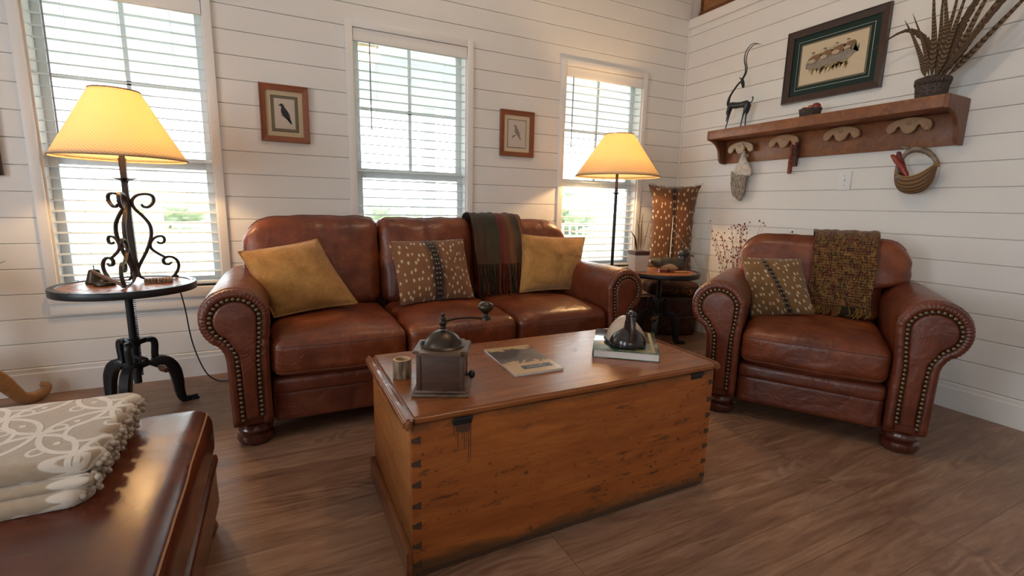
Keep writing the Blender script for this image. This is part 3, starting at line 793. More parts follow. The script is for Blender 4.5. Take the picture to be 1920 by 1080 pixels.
# folded blanket: four layers, scalloped edge on the right
t = thing('folded_blanket', 'folded taupe fleece blanket with ivory ring pattern on the ottoman', 'blanket', (-.74, 1.465, .418))
def fold(name, x1, y0, y1, z0, z1, sd, m):
    bm = B()
    def fn(p, u):
        if u[0] > 0: p.x += .010*math.sin(p.y*95+sd)*sstep(.4, 1, u[0]) + .05*(p.y-y0)/(y1-y0)*0
        p.z += .006*noise.noise(Vector((p.x*4, p.y*4, sd)))
        return p
    puff(bm, -.62, x1, y0, y1, z0, z1, .018, 40, (0,0,.004), .004, 9, sd, fn)
    return obj(name, bm, m, t)
ff = fold('lower_fold', .338, -.235, .20, .002, .040, 1, M['blanket'])
fold('middle_fold', .345, -.215, .215, .036, .060, 2, M['blanket'])
fold('upper_fold', .352, -.190, .222, .056, .098, 3, M['blanket'])
bm = B()
for zc, x1, y0, y1, sd in ((.022, .338, -.225, .20, 0), (.048, .345, -.21, .21, 2), (.076, .352, -.18, .215, 4)):
    n = 52
    for q in range(n):
        y = lerp(y0, y1, (q+.5)/n); sphere(bm, (x1+.004+.010*math.sin(y*95+sd), y, zc+.006*math.sin(q*2.2+sd)), .0068, 8, 6, (1,.9,1))
obj('scalloped_edging', bm, M['blanket_edge'], t)['kind'] = 'stuff'
# ---------------------------------------------------------------- throw pillows from their corner points
def pillow(name, label, cat, TL, TR, BR, BL, th, m, piping=None, pinch=.07, seed=0, seams=False, group=None):
    TL, TR, BR, BL = map(Vector, (TL, TR, BR, BL)); c = (TL+TR+BR+BL)/4
    t = thing(name, label, cat, c, group=group)
    TL, TR, BR, BL = TL-c, TR-c, BR-c, BL-c
    nrm = ((TR-BL).cross(TL-BR)).normalized()
    if nrm.y > 0: nrm = -nrm
    def P(u, v, s):
        a, b = 2*u-1, 2*v-1
        a2 = a*(1 - pinch*(1-b*b)); b2 = b*(1 - pinch*(1-a*a))
        u2, v2 = (a2+1)/2, (b2+1)/2
        p = BL.lerp(BR, u2).lerp(TL.lerp(TR, u2), v2)
        h = (max(0, (1-a*a)*(1-b*b)))**.55
        w = .013*noise.noise(Vector((a*2.2+seed, b*2.2, s)))*h + .004*noise.noise(Vector((a*9, b*7+seed, s)))
        return p + nrm*(s*(th*h) + w)
    bm = B(); grid(bm, lambda u, v: P(u, v, 1), 28, 28); grid(bm, lambda u, v: P(1-u, v, -1), 28, 28)
    bmesh.ops.remove_doubles(bm, verts=bm.verts, dist=.0004)
    obj('cushion_cover', bm, m, t, angle=180)
    if piping:
        pts = []
        N = 24
        for (u0, v0, u1, v1) in ((0,0,1,0),(1,0,1,1),(1,1,0,1),(0,1,0,0)):
            for k in range(N): pts.append(P(lerp(u0,u1,k/N), lerp(v0,v1,k/N), 0))
        bm = B(); tube(bm, pts, .0045, 6, closed=True); obj('edge_piping', bm, piping, t)
    if seams:
        bm = B(); tube(bm, [P(.5, k/20, 1)+nrm*.0005 for k in range(1, 20)], .0018, 5); tube(bm, [P(.5+.5*k/20, .62, 1)+nrm*.0005 for k in range(0, 20)], .0018, 5); obj('seam', bm, piping, t)
    return t
pillow('throw_pillow', 'mustard suede pillow tilted against the left arm of the sofa', 'pillow', (-.176, 2.745, .822), (.199, 2.80, .877), (.372, 2.60, .548), (-.030, 2.56, .512), .10, M['suede'], M['suede'], .05, 1)
pillow('throw_pillow', 'spotted deer hide pillow on the middle seat of the sofa', 'pillow', (.580, 2.80, .865), (1.050, 2.80, .874), (1.072, 2.66, .522), (.607, 2.62, .512), .085, M['hide'], None, .05, 5)
pillow('throw_pillow', 'mustard suede pillow upright on the right seat of the sofa', 'pillow', (1.462, 2.80, .895), (1.965, 2.80, .869), (1.850, 2.68, .527), (1.395, 2.68, .530), .09, M['suede'], M['suede'], .05, 9, True)
def chl(x, y, z):
    c, s = math.cos(CH[2]), math.sin(CH[2]); return (CH[0]+c*x-s*y, CH[1]+s*x+c*y, z)
pillow('throw_pillow', 'small olive-brown deer hide pillow in the left corner of the armchair', 'pillow', chl(-.395, .47, .812), chl(-.094, .49, .822), chl(.005, .36, .540), chl(-.302, .33, .487), .075, M['hide_olive'], None, .03, 12)
# ---------------------------------------------------------------- throws
def drape(name, label, cat, path, xa, xb, m, fr, frl, mats, loc, rz=0, thick=.006, folds=.008, seed=0, taper=0., curl=0.):
    """sheet following path [(y,z)] from behind the back, over it and down the front; width runs along local x"""
    t = thing(name, label, cat, loc, rz)
    P = catmull([(0, y, z) for y, z in path], 8); n = len(P)-1
    D = [0]
    for a, b in zip(P, P[1:]): D.append(D[-1] + (b-a).length)
    def at(v):
        d = v*D[-1]; k = 0
        while k < n-1 and D[k+1] < d: k += 1
        return P[k].lerp(P[k+1], (d-D[k])/max(1e-9, D[k+1]-D[k]))
    def fn(u, v):
        p = at(1-v); q = at(min(1, 1-v+.01)) - at(max(0, 1-v-.01)); nn = Vector((0, -q.z, q.y)).normalized()
        if nn.y > 0 and nn.z < 0: nn = -nn
        x = lerp(xa, xb, u) + taper*(1-v)*(u-.5)
        w = folds*(math.sin(u*17+seed) * .6 + math.sin(u*41+seed*2)*.4) + .006*noise.noise(Vector((u*6, v*6, seed)))
        return Vector((x + .004*math.sin(v*20+seed), p.y, p.z)) + Vector((0, -abs(nn.y)-.3, .35)).normalized()*(w + folds)
    bm = B(); grid(bm, fn, 60, 60); o = obj('woven_cloth', bm, m, t, angle=180); solid(o, thick, 0)
    rr = random.Random(seed+5); cnt = len(mats)
    bms = [B() for _ in mats]
    for k in range(fr):
        u = (k+.5)/fr; p = fn(u, 0.0)
        L = frl*(.85+.3*rr.random()); sx, sy = rr.uniform(-.018, .018), rr.uniform(-.02, .008)
        ci = min(cnt-1, int(u*cnt)) if rr.random() < .75 else rr.randrange(cnt)
        cc = curl*rr.uniform(.3, 1)
        tube(bms[ci], [p+V(0,0,.006), p+V(sx*.4+cc*.4, sy*.3, -L*.35), p+V(sx+rr.uniform(-.006,.006), sy-cc, -L*.7), p+V(sx*1.3-cc, sy*1.2-.004-cc, -L+abs(cc)*.5)], [.0028,.0026,.0024,.002], 5, smooth=3)
    for b2, mm in zip(bms, mats): obj('fringe', b2, mm, t)['kind'] = 'stuff'
    return t
bp_ = [(3.10, .93), (3.06, 1.00), (3.0, 1.022), (2.94, 1.015), (2.885, .975), (2.845, .90), (2.815, .80), (2.795, .70)]
drape('wool_throw', 'dark plaid wool throw with rust fringe over the back of the sofa', 'throw', bp_, 1.135, 1.50, M['plaid'], 84, .20, [M['fringe_dark'], M['fringe_dark'], M['fringe_red'], M['fringe'], M['fringe']], (0,0,0), 0, .005, .008, 1, .0)
cp = [(.955, .80), (.93, .90), (.87, .962), (.80, .975), (.73, .962), (.672, .92), (.632, .86), (.604, .78), (.575, .67), (.545, .565)]
drape('tweed_throw', 'chunky gold, red and green tweed throw over the back of the armchair', 'throw', [(y, z) for y, z in cp], -.045, .275, M['tweed'], 70, .055, [M['fringe_gold'], M['fringe'], M['fringe_dark'], M['fringe_gold']], (CH[0], CH[1], 0), CH[2], .010, .004, 3, -.03, .022)
# ================================================================ pine trunk used as coffee table
TX0, TX1, TY0, TY1, TZ = .305, 1.487, 1.216, 1.80, .500
t = thing('pine_trunk', 'old orange pine blanket chest used as a coffee table in front of the sofa', 'chest', ((TX0+TX1)/2, (TY0+TY1)/2, 0))
hx, hy = (TX1-TX0)/2, (TY1-TY0)/2
def rough_box(bm, x0, x1, y0, y1, z0, z1, bev, amp, seed, n=1):
    b = B(); box(b, x0, x1, y0, y1, z0, z1)
    bmesh.ops.bevel(b, geom=b.edges[:], offset=bev, segments=3, affect='EDGES')
    L = max(x1-x0, y1-y0, z1-z0)
    es = [e for e in b.edges if e.calc_length() > L*.5]
    bmesh.ops.subdivide_edges(b, edges=es, cuts=60, use_grid_fill=True)
    for v in b.verts:
        k = noise.noise(Vector((v.co.x*14, v.co.y*14, v.co.z*14+seed)))
        cx, cy, cz = (x0+x1)/2, (y0+y1)/2, (z0+z1)/2
        d = Vector((v.co.x-cx if x1-x0 < L*.9 else 0, v.co.y-cy if y1-y0 < L*.9 else 0, v.co.z-cz if z1-z0 < L*.9 else 0))
        if d.length: v.co -= d.normalized()*amp*max(0, k)
    merge(bm, b)
bm = B(); rough_box(bm, -hx, hx, -hy, -hy+.022, 0.004, .474, .0025, .0015, 1); obj('front_board', bm, M['trunk'], t, angle=35)
bm = B(); box(bm, -hx, hx, hy-.022, hy, 0.0, .474, .002); obj('back_board', bm, M['trunk'], t, angle=35)
for s, nm in ((-1, 'end_board'), (1, 'end_board')):
    bm = B(); x0 = s*hx - (0.022 if s > 0 else 0); box(bm, x0-.0006*(s<0)+.0006*(s>0), x0+.022, -hy+.0215, hy-.0215, 0.0, .4735, .002); obj(nm, bm, M['trunk_side'], t, angle=35)
bm = B(); box(bm, -hx+.02, hx-.02, -hy+.02, hy-.02, .01, .02); obj('bottom_board', bm, M['trunk'], t)
# plinth moulding on the end and the far side
bm = B(); rough_box(bm, -hx-.018, -hx-.0007, -hy, hy+.016, 0, .082, .004, .002, 5); obj('plinth_moulding', bm, M['trunk_batten'], t)
bm = B(); rough_box(bm, -hx-.018, hx+.016, hy+.0007, hy+.016, 0, .082, .004, .002, 6); obj('plinth_moulding', bm, M['trunk_batten'], t)
# dark worn sill strip at the foot of the front
bm = B(); rough_box(bm, -hx+.01, hx-.03, -hy-.004, -hy+.01, 0.0, .016, .002, .004, 8); obj('worn_sill', bm, M['dove'], t)
# lid: top board, rounded front edge, end battens
bm = B(); rough_box(bm, -hx+.002, hx+.008, -hy-.006, hy+.018, .4765, .500, .008, .0045, 3); obj('lid', bm, M['trunk_lid'], t, angle=60)
bm = B(); rough_box(bm, -hx-.026, -hx+.001, -hy-.022, hy+.016, .468, .503, .009, .004, 9); obj('lid_batten', bm, M['trunk_batten'], t, angle=60)
bm = B(); rough_box(bm, hx+.009, hx+.034, -hy-.006, hy+.016, .468, .502, .009, .004, 10); obj('lid_batten', bm, M['trunk_batten'], t, angle=60)
# dovetails at both front corners
for s in (-1, 1):
    for k, z in enumerate((.036, .098, .163, .226, .292, .357, .428)):
        h1, h2 = .006, .0125
        x0 = s*hx; x1 = s*(hx-.026)
        bm = B(); prism(bm, [(x0, z-h1), (x1, z-h2), (x1, z+h2), (x0, z+h1)], -hy-.0007, -hy+.004, 'y'); obj('dovetail', bm, M['dove'], t, smooth=False)
# hinges with rust stains
for x in (-hx+.150, hx-.092):
    bm = B(); tube(bm, [(x-.030, -hy-.004, .470), (x+.030, -hy-.004, .470)], .0055, 8); box(bm, x-.029, x+.029, -hy-.003, -hy+.001, .452, .468, .001)
    obj('hinge', bm, M['iron'], t)
bm = B(); rr = random.Random(4); x = -hx+.150
for q in range(9):
    xx = x-.026+.0065*q; L = rr.uniform(.035, .15) if q % 3 else rr.uniform(.02, .06)
    prism(bm, [(xx-.0016, .451), (xx+.0016, .451), (xx+.0007, .451-L), (xx-.0007, .451-L)], -hy-.0005, -hy+.001, 'y')
prism(bm, [(x-.022, .451), (x+.025, .451), (x+.022, .425), (x-.016, .430)], -hy-.0004, -hy+.001, 'y')
obj('hinge_stain', bm, M['stain'], t, smooth=False)
# ---------------------------------------------------------------- coffee grinder
t = thing('coffee_grinder', 'antique wooden box coffee grinder with domed metal top and side crank on the chest', 'coffee grinder', (.455, 1.393, TZ+.0005), rad(-25))
G = wood('old_walnut_box', (.045,.020,.012), (.115,.050,.028), 'x', 3., .5, .6).m; G2 = wood('worn_walnut_edge', (.08,.045,.03), (.24,.13,.08), 'x', 3., .42, .7).m
bm = B(); box(bm, -.088, .088, -.088, .088, 0, .010, .004); box(bm, -.080, .080, -.080, .080, .010, .018, .004); obj('base_plate', bm, G2, t)
bm = B(); box(bm, -.070, .070, -.070, .070, .017, .128, .003)
for sx in (-1, 1):
    for sy in (-1, 1): box(bm, sx*.066-.007, sx*.066+.007, sy*.066-.007, sy*.066+.007, .017, .127, .002)
obj('box_body', bm, G, t)
bm = B(); b = B(); box(b, -.086, .086, -.086, .086, .128, .1395)
ve = [e for e in b.edges if abs(e.verts[0].co.z - e.verts[1].co.z) > .005]; bmesh.ops.bevel(b, geom=ve, offset=.02, segments=5, affect='EDGES'); bmesh.ops.bevel(b, geom=[e for e in b.edges if e.calc_face_angle(0) > 1.2], offset=.004, segments=2, affect='EDGES'); merge(bm, b); obj('top_plate', bm, G2, t, angle=50)
bm = B(); lathe(bm, [(.066,.139),(.068,.142),(.064,.145),(.060,.147),(.056,.158),(.047,.170),(.035,.180),(.021,.187),(.010,.190),(0,.190)], 36); obj('metal_dome', bm, M['brass'], t)
bm = B(); sphere(bm, (-.063, -.005, .147), .008, 10, 8); obj('dome_latch', bm, M['iron'], t)
bm = B(); lathe(bm, [(.009,.193),(.011,.198),(.008,.203),(.012,.208),(.013,.213),(.009,.218),(.007,.222),(.010,.226),(.008,.231),(.0055,.234),(.0075,.239),(.0068,.243),(0,.246)], 18); obj('finial', bm, M['brass'], t)
bm = B(); hd = rad(25+4); dx, dy = math.cos(hd), math.sin(hd)
tube(bm, [(0,0,.216), (.05*dx,.05*dy,.222), (.10*dx,.10*dy,.219), (.145*dx,.145*dy,.211)], [.0045,.0035,.0035,.005], 8, smooth=5); hh = obj('crank_arm', bm, M['brass'], t)
bm = B(); lathe(bm, [(.012,.205),(.018,.209),(.017,.215),(.009,.222),(.008,.228),(.016,.236),(.024,.244),(.026,.252),(.022,.261),(.012,.267),(0,.268)], 24, (.150*dx,.150*dy,0)); obj('crank_knob', bm, M['brass'], hh)
bm = B(); tube(bm, [(.070, .0, .045), (.082, .0, .045)], .005, 8); sphere(bm, (.092, 0, .045), .014, 12, 8, (.8,1,1)); obj('drawer_knob', bm, M['iron'], t)
# bark cup
t = thing('bark_cup', 'small bark-covered log cup beside the coffee grinder', 'cup', (.357, 1.535, TZ+.0005))
bm = B(); n = 40
pr = [(.029, 0), (.031, .004), (.0305, .03), (.031, .055), (.0295, .064)]
lathe(bm, pr, n, caps=False)
for v in bm.verts:
    k = 1 + .07*noise.noise(Vector((v.co.x*150, v.co.y*150, v.co.z*25))); v.co.x *= k; v.co.y *= k
bm.faces.ensure_lookup_table(); bmesh.ops.contextual_create(bm, geom=[v for v in bm.verts if v.co.z < .0001]); obj('bark', bm, M['bark'], t)
bm = B(); lathe(bm, [(.030,.0635),(.024,.0655),(.022,.064),(.021,.03),(0,.028)], 32, caps=False); obj('hollow', bm, M['cutwood'], t)
# magazine
t = thing('magazine', 'thin magazine with a brown and cream photographic cover lying on the chest', 'magazine', (.812, 1.532, TZ+.0005), rad(-1))
t2 = NT('magazine_cover', .28, 0, .5); s = t2.sep(t2.co('Object')); n1 = t2.noise(t2.co('Object', (1,1,1)), 26, 5, .7, .8); n2 = t2.noise(t2.co('Object'), 7, 2)
yy = t2.math('ADD', s[1], t2.math('MULTIPLY', t2.math('SUBTRACT', n1, .5), .20))
k = t2.ramp(t2.math('ADD', t2.math('MULTIPLY', yy, 3.), .5), [(.30, (.62,.43,.24)), (.40, (.54,.34,.16)), (.43, (.07,.055,.05)), (.80, (.075,.06,.065)), (.86, (.10,.075,.06)), (.90, (.62,.42,.22))])
t2.color(k); t2.b.inputs['Coat Weight'].default_value = .5
bm = B(); prism(bm, [(-.100, -.150), (.095, -.148), (.105, .155), (-.088, .160)], 0, .0065, 'z'); obj('pages', bm, M['paper'], t)
bm = B(); prism(bm, [(-.101, -.151), (.096, -.149), (.106, .156), (-.089, .161)], .0068, .0075, 'z'); obj('cover', bm, t2.m, t)
bm = B(); prism(bm, [(-.045, -.112), (.075, -.110), (.077, -.074), (-.043, -.076)], .0076, .0079, 'z'); bn = obj('title_band', bm, flat('slate_title_band', (.085,.095,.11), .4), t)
bm = B(); x = .02
tube(bm, [(.040+.010*math.cos(a), -.092+.011*math.sin(a), .0081) for a in [rad(60+q*30) for q in range(10)]], .0012, 4)
for q in range(7): tube(bm, [(.026-.0075*q, -.098, .0081), (.024-.0075*q, -.087 - .003*(q % 2), .0081)], .0009, 4)
obj('title_lettering', bm, flat('pale_lettering', (.60,.58,.52), .6), bn)
bm = B()
for q in range(6): box(bm, -.02+.016*q, -.01+.016*q, .138, .149, .0077, .0079)
obj('masthead_lettering', bm, flat('gold_lettering', (.50,.34,.12), .6), t, smooth=False)
# hardcover book
t = thing('hardcover_book', 'thick hardcover book with a green cover lying under the dark-headed duck', 'book', (1.297, 1.516, TZ+.0005), rad(-38.6))
bw, bh = .128, .168
GR = NT('book_cover_green', .16, 0, .6); n1 = GR.noise(GR.co(), 14, 4); GR.color(GR.ramp(n1, [(.35, (.03,.06,.045)), (.65, (.12,.15,.10))])); GR.b.inputs['Coat Weight'].default_value = .6
bm = B(); box(bm, -bw+.004, bw-.005, -bh+.004, bh-.004, .0028, .0290); obj('pages', bm, M['paper'], t, smooth=False)
bm = B(); box(bm, -bw, bw, -bh, bh, 0, .0028, .0008); box(bm, -bw, bw, -bh, bh, .0290, .0318, .0008); box(bm, -bw-.002, -bw+.003, -bh, bh, .001, .0308, .001); obj('cover', bm, GR.m, t)
bm = B(); z = .0319
for a in ((bw-.030, bw-.018, -bh+.018, bh-.02), (-.03, bw-.018, -bh+.012, -bh+.018)): box(bm, a[0], a[1], a[2], a[3], z, z+.0003)
obj('cover_border', bm, flat('tan_cover_border', (.45,.36,.19), .4), t, smooth=False)
bm = B()
for r_ in range(2):
    for q in range(8): box(bm, .036+.0078*q, .0415+.0078*q, -bh+.024+.012*r_, -bh+.031+.012*r_, z, z+.0003)
obj('cover_lettering', bm, flat('gold_cover_lettering', (.62,.45,.13), .4), t, smooth=False)
# dark-headed duck carving on the book
t = thing('duck_carving', 'stylised duck carving with pale back and glossy black head and breast on the green book', 'duck figure', (1.262, 1.470, TZ+.0328), rad(-27))
PALE = flat('pale_carved_wood', (.52,.40,.31), .42, 0, .5, .06, 12); BL = flat('glossy_black_glaze', (.020,.014,.014), .17, 0, .7, .3, 10); BL2 = M['black']
bm = B()
def shell(bm, cx, cy, sx, sy, sz, z0=0.):
    b = B(); sphere(b, (0,0,0), 1, 32, 20)
    for v in b.verts:
        x, y, z2 = v.co
        if z2 < 0: z2 *= .12
        k = 1 - .28*max(0, z2)*max(0, z2)
        v.co = Vector((cx + x*sx*k, cy + y*sy, z0 + sz*z2))
    merge(bm, b)
shell(bm, 0, .035, .082, .105, .098, .012)
for v in bm.verts: v.co.x *= 1 - .25*max(0, v.co.y/.14)
obj('body', bm, PALE, t)
bm = B(); shell(bm, 0, .030, .086, .108, .012, .0115); obj('base_rim', bm, BL2, t)
bm = B(); shell(bm, 0, -.022, .074, .072, .076, .009); br = obj('breast', bm, BL, t)
bm = B(); tube(bm, [(0, -.030, .045), (0, -.040, .085), (0, -.052, .118), (0, -.068, .136), (0, -.078, .128)], [.026, .022, .020, .019, .014], 16, smooth=6)
sphere(bm, (0, -.058, .126), .0225, 18, 12, (.95, 1.1, 1.0)); obj('head', bm, BL, t)
bm = B(); tube(bm, [(0, -.076, .128), (0, -.090, .095), (0, -.092, .060), (0, -.086, .034)], [.014, .011, .011, .014], 12, smooth=6, rect=None)
obj('bill', bm, flat('dark_red_brown_bill', (.045,.022,.016), .25, 0, .6, .3, 20), t)
# ================================================================ crank tables
def crank_table(name, label, loc, r, H, a0, crank_a, crank_side):
    t = thing(name, label, 'side table', loc)
    I = M['iron']; rt = .034
    bm = B(); lathe(bm, [(0, H-rt+.006), (r-.012, H-rt+.006), (r-.012, H-.004), (0, H-.004)], 56, caps=False); obj('tabletop', bm, M['tabletop'], t, angle=30)
    # burned star marks in the inlay
    bm = B(); rr = random.Random(3)
    for q in range(26):
        a = q*2*PI/26; ra = r*.70; ca, sa = math.cos(a), math.sin(a)
        pts = [(ra*ca - .018*ca - .005*sa, ra*sa - .018*sa + .005*ca), (ra*ca + .018*ca, ra*sa + .018*sa), (ra*ca - .018*ca + .005*sa, ra*sa - .018*sa - .005*ca)]
        prism(bm, pts, H-.0042, H-.0034, 'z')
    obj('inlay_mark', bm, M['stain'], t, smooth=False)['kind'] = 'stuff'
    bm = B(); lathe(bm, [(r-.012, H-rt), (r-.001, H-rt), (r, H-rt+.002), (r, H-.003), (r-.002, H), (r-.030, H), (r-.031, H-.004), (r-.012, H-.004), (r-.012, H-rt)], 72, caps=False); rim = obj('metal_rim', bm, I, t, angle=50)
    bm = B()
    for q in range(8):
        a = q*PI/4 + .2; sphere(bm, ((r-.016)*math.cos(a), (r-.016)*math.sin(a), H), .0042, 8, 6, (1,1,.5))
    obj('rivet', bm, I, rim)
    z1, z0 = H*.0+.375, .252
    bm = B(); lathe(bm, [(.050, H-rt-.012), (.055, H-rt), (.02, H-rt), (.02, H-rt-.012)], 24, caps=False); lathe(bm, [(.0165, .16), (.0165, H-rt)], 18); cl = obj('column', bm, I, t)
    bm = B(); z = .20
    while z < H-rt-.02:
        prism(bm, [(-.016, z), (.016, z), (.016, z+.004), (-.016, z+.004)], .010, .0235, 'y', M=Matrix.Rotation(rad(-72), 4, 'Z')); z += .0095
    obj('rack_teeth', bm, I, cl, smooth=False)
    # yokes
    for z in (z0, z1):
        bm = B(); n = 6
        pts = [(.058*math.cos(rad(a0)+2*PI*q/6+.0)*(1 if q % 2 == 0 else .62), .058*math.sin(rad(a0)+2*PI*q/6)*(1 if q % 2 == 0 else .62)) for q in range(6)]
        prism(bm, pts, z-.014, z+.014, 'z', .004)
        for q in range(3):
            a = rad(a0)+2*PI*q/3; box(bm, .045, .078, -.017, .017, z-.011, z+.011, .004, 2, Matrix.Rotation(a, 4, 'Z'))
        lathe(bm, [(.026, z-.026), (.026, z+.018), (.030, z+.020), (.0, z+.020)], 6)
        obj('yoke', bm, I, t, angle=40)
    for q in range(3):
        a = rad(a0) + 2*PI*q/3; ca, sa = math.cos(a), math.sin(a)
        side = (-sa, ca, 0)
        def L(rr_, z): return (rr_*ca, rr_*sa, z)
        bm = B()
        tube(bm, [L(.060, z1), L(.078, z1-.006), L(.084, z1-.03), L(.080, z0+.04), L(.082, z0-.01)], [.9,1,1,1,1.1], rect=(.012, .014), up=side, smooth=5)
        tube(bm, [L(.070, z0-.004), L(.100, z0+.002), L(.135, z0-.020), L(.158, z0-.065), L(.168, z0-.125), L(.172, z0-.185), L(.182, z0-.228), L(.205, .012), L(.250, .010)], [1.1,1.25,1.35,1.3,1.15,1,.9,.8,.75], rect=(.016, .021), up=side, smooth=6)
        box(bm, .222, .256, -.016, .016, .0, .014, .004, 2, Matrix.Rotation(a, 4, 'Z'))
        obj('leg', bm, I, t, angle=50)
    ca, sa = math.cos(rad(crank_a)), math.sin(rad(crank_a))
    bm = B(); zc = .300
    tube(bm, [(0,0,zc), (.105*ca, .105*sa, zc)], .009, 10); lathe(bm, [(.0, -.012), (.020,-.012), (.020,.012), (0,.012)], 6, M=Matrix.Translation((.112*ca, .112*sa, zc)) @ Matrix.Rotation(rad(crank_a), 4, 'Z') @ Matrix.Rotation(rad(90), 4, 'Y'))
    sx, sy = -sa*crank_side, ca*crank_side
    p0 = V(.118*ca, .118*sa, zc); p1 = p0 + V(sx*.060, sy*.060, -.045)
    tube(bm, [p0, p1], [1, .8], rect=(.006, .010)); sphere(bm, p0, .013, 10, 8)
    ck = obj('crank', bm, I, t, angle=50)
    Mx = Matrix.Translation(p1) @ Matrix.Rotation(rad(crank_a), 4, 'Z') @ Matrix.Rotation(rad(90), 4, 'Y')
    bm = B(); lathe(bm, [(.006,-.01),(.006,.004),(.011,.006),(.013,.018),(.017,.040),(.015,.062),(.010,.074),(.012,.080),(.012,.088),(0,.091)], 16, M=Mx); obj('crank_grip', bm, M['grip'], ck)
    return t
H1 = .668
crank_table('crank_table', 'round black iron crank table with wood inlay under the scrolled table lamp', (-.665, 2.87, 0), .285, H1, 25, -62, 1)
H2 = .602
crank_table('crank_table', 'round black iron crank table between the sofa and the armchair in the corner', (2.700, 2.80, 0), .298, H2, -18, 200, 1)
# ---------------------------------------------------------------- scrolled iron table lamp
def lamp_shade(t, zb, zt, rb, rt_, m, zc=None):
    bm = B(); grid(bm, lambda u, v: V(lerp(rb, rt_, v)*math.cos(2*PI*u), lerp(rb, rt_, v)*math.sin(2*PI*u), lerp(zb, zt, v)), 72, 16, cu=True)
    s = obj('lamp_shade', bm, m, t, angle=180); solid(s, .0012, 0)
    bm = B()
    for r_, z in ((rb, zb),): tube(bm, [(r_*math.cos(2*PI*q/60), r_*math.sin(2*PI*q/60), z) for q in range(60)], .0042, 6, closed=True)
    obj('shade_trim', bm, M['shade_trim'], s)
    bm = B(); tube(bm, [(rt_*math.cos(2*PI*q/60), rt_*math.sin(2*PI*q/60), zt) for q in range(60)], .0042, 6, closed=True); obj('shade_trim', bm, M['shade_trim'], s)
    bm = B()
    for q in range(3):
        a = 2*PI*q/3; tube(bm, [(0, 0, zt-.02), (rt_*math.cos(a), rt_*math.sin(a), zt-.004)], .0016, 5)
    obj('shade_spider', bm, M['brass'], s)
t = thing('table_lamp', 'tall scrolled wrought iron table lamp with glowing quilted cone shade on the left crank table', 'lamp', (-.640, 2.925, H1-.0030))
IR = M['wrought']; z_ = lambda Y: (884-Y)/1604.*1.0; r_ = lambda X, Y=880: (X-(365+125*Y/870))/1750.
bm = B(); tube(bm, [(0,0,.03), (0,0,.32), (0,0,.44)], [.0165, .0135, .012], rect=(1,1)); tube(bm, [(0,0,.44),(0,0,.52),(0,0,.60)], [.012,.0125,.014], rect=(1,1)); rod = obj('stem', bm, IR, t, angle=30)
bm = B(); lathe(bm, [(.012,.480),(.016,.492),(.030,.499),(.050,.504),(.051,.506),(.030,.503),(.012,.504)], 32, caps=False); obj('drip_pan', bm, IR, t)
main = [(508,268),(530,290),(566,288),(600,250),(592,205),(545,188),(480,196),(446,222),(436,256),(460,305),(520,360),(575,425),(594,490),(588,560),(560,650),(520,735),(503,790),(520,840),(560,868)]
top = [(645,570),(665,585),(696,578),(702,550),(680,528),(640,530),(608,550),(590,585),(600,625),(650,665),(700,695),(730,710)]
foot = [(772,750),(745,764),(712,755),(700,725),(722,704),(765,704),(810,730),(832,775),(826,820),(800,860),(772,876)]
for q, a in enumerate((36, 140, 268)):
    a = rad(a); ca, sa = math.cos(a), math.sin(a); side = (-sa, ca, 0)
    bm = B()
    for pts, w in ((main, 1.), (top, .85), (foot, .95)):
        tube(bm, [(max(.014, r_(x, y))*ca, max(.014, r_(x, y))*sa, z_(y)) for x, y in pts], [w*(.62 if k in (0, len(pts)-1) else 1) for k in range(len(pts))], rect=(.0078, .0058), up=side, smooth=5)
    tube(bm, [(r_(560)*ca, r_(560)*sa, .008), (r_(660)*ca, r_(660)*sa, .004), (r_(800)*ca, r_(800)*sa, .006)], [.8,.8,.8], rect=(.0062,.004), up=side, smooth=4)
    sphere(bm, (r_(818)*ca, r_(818)*sa, .008), .011, 10, 8, (1,1,.75))
    obj('scroll_leg', bm, IR, t, angle=50)
zb, zt = 1.262-H1+.003, 1.570-H1+.003
bm = B(); tube(bm, [(0,0,.60),(0,0,.63)], .012, 12); tube(bm, [(.0,0,.60),(.045,0,.66),(.045,0,.76),(0,0,zt-.02),(-.045,0,.76),(-.045,0,.67),(0,0,.63)], .0016, 5, smooth=5); obj('socket', bm, M['brass'], t)
bm = B(); sphere(bm, (0,0,.69), .030, 16, 12, (1,1,1.25)); obj('light_bulb', bm, M['bulb'], t)
lamp_shade(t, zb, zt, .262, .096, M['shade_diag'])
point('table_lamp_light', (-.640, 2.925, H1+.75), 24, WARM, .03)
# floor lamp
t = thing('floor_lamp', 'slim black floor lamp with glowing cream cone shade behind the right end of the sofa', 'lamp', (2.395, 3.02, 0))
bm = B(); lathe(bm, [(.13,0),(.135,.006),(.13,.014),(.05,.024),(.02,.04),(.014,.06),(0,.06)], 36); obj('base', bm, M['iron'], t)
bm = B(); tube(bm, [(0,0,.05),(0,0,1.19)], .0125, 12); obj('pole', bm, M['iron'], t)
bm = B(); lathe(bm, [(.012,1.185),(.020,1.194),(.036,1.199),(.037,1.201),(.020,1.199),(.012,1.20)], 28, caps=False); obj('drip_pan', bm, IR, t)
bm = B(); tube(bm, [(0,0,1.20),(0,0,1.30),(0,0,1.36)], [.013,.011,.012], 10); obj('candle_sleeve', bm, M['wrought'], t)
bm = B(); sphere(bm, (0,0,1.41), .030, 16, 12, (1,1,1.25)); obj('light_bulb', bm, M['bulb'], t)
lamp_shade(t, 1.322, 1.634, .322, .108, M['shade_line'])
point('floor_lamp_light', (2.395, 3.02, 1.50), 27, WARM, .03)
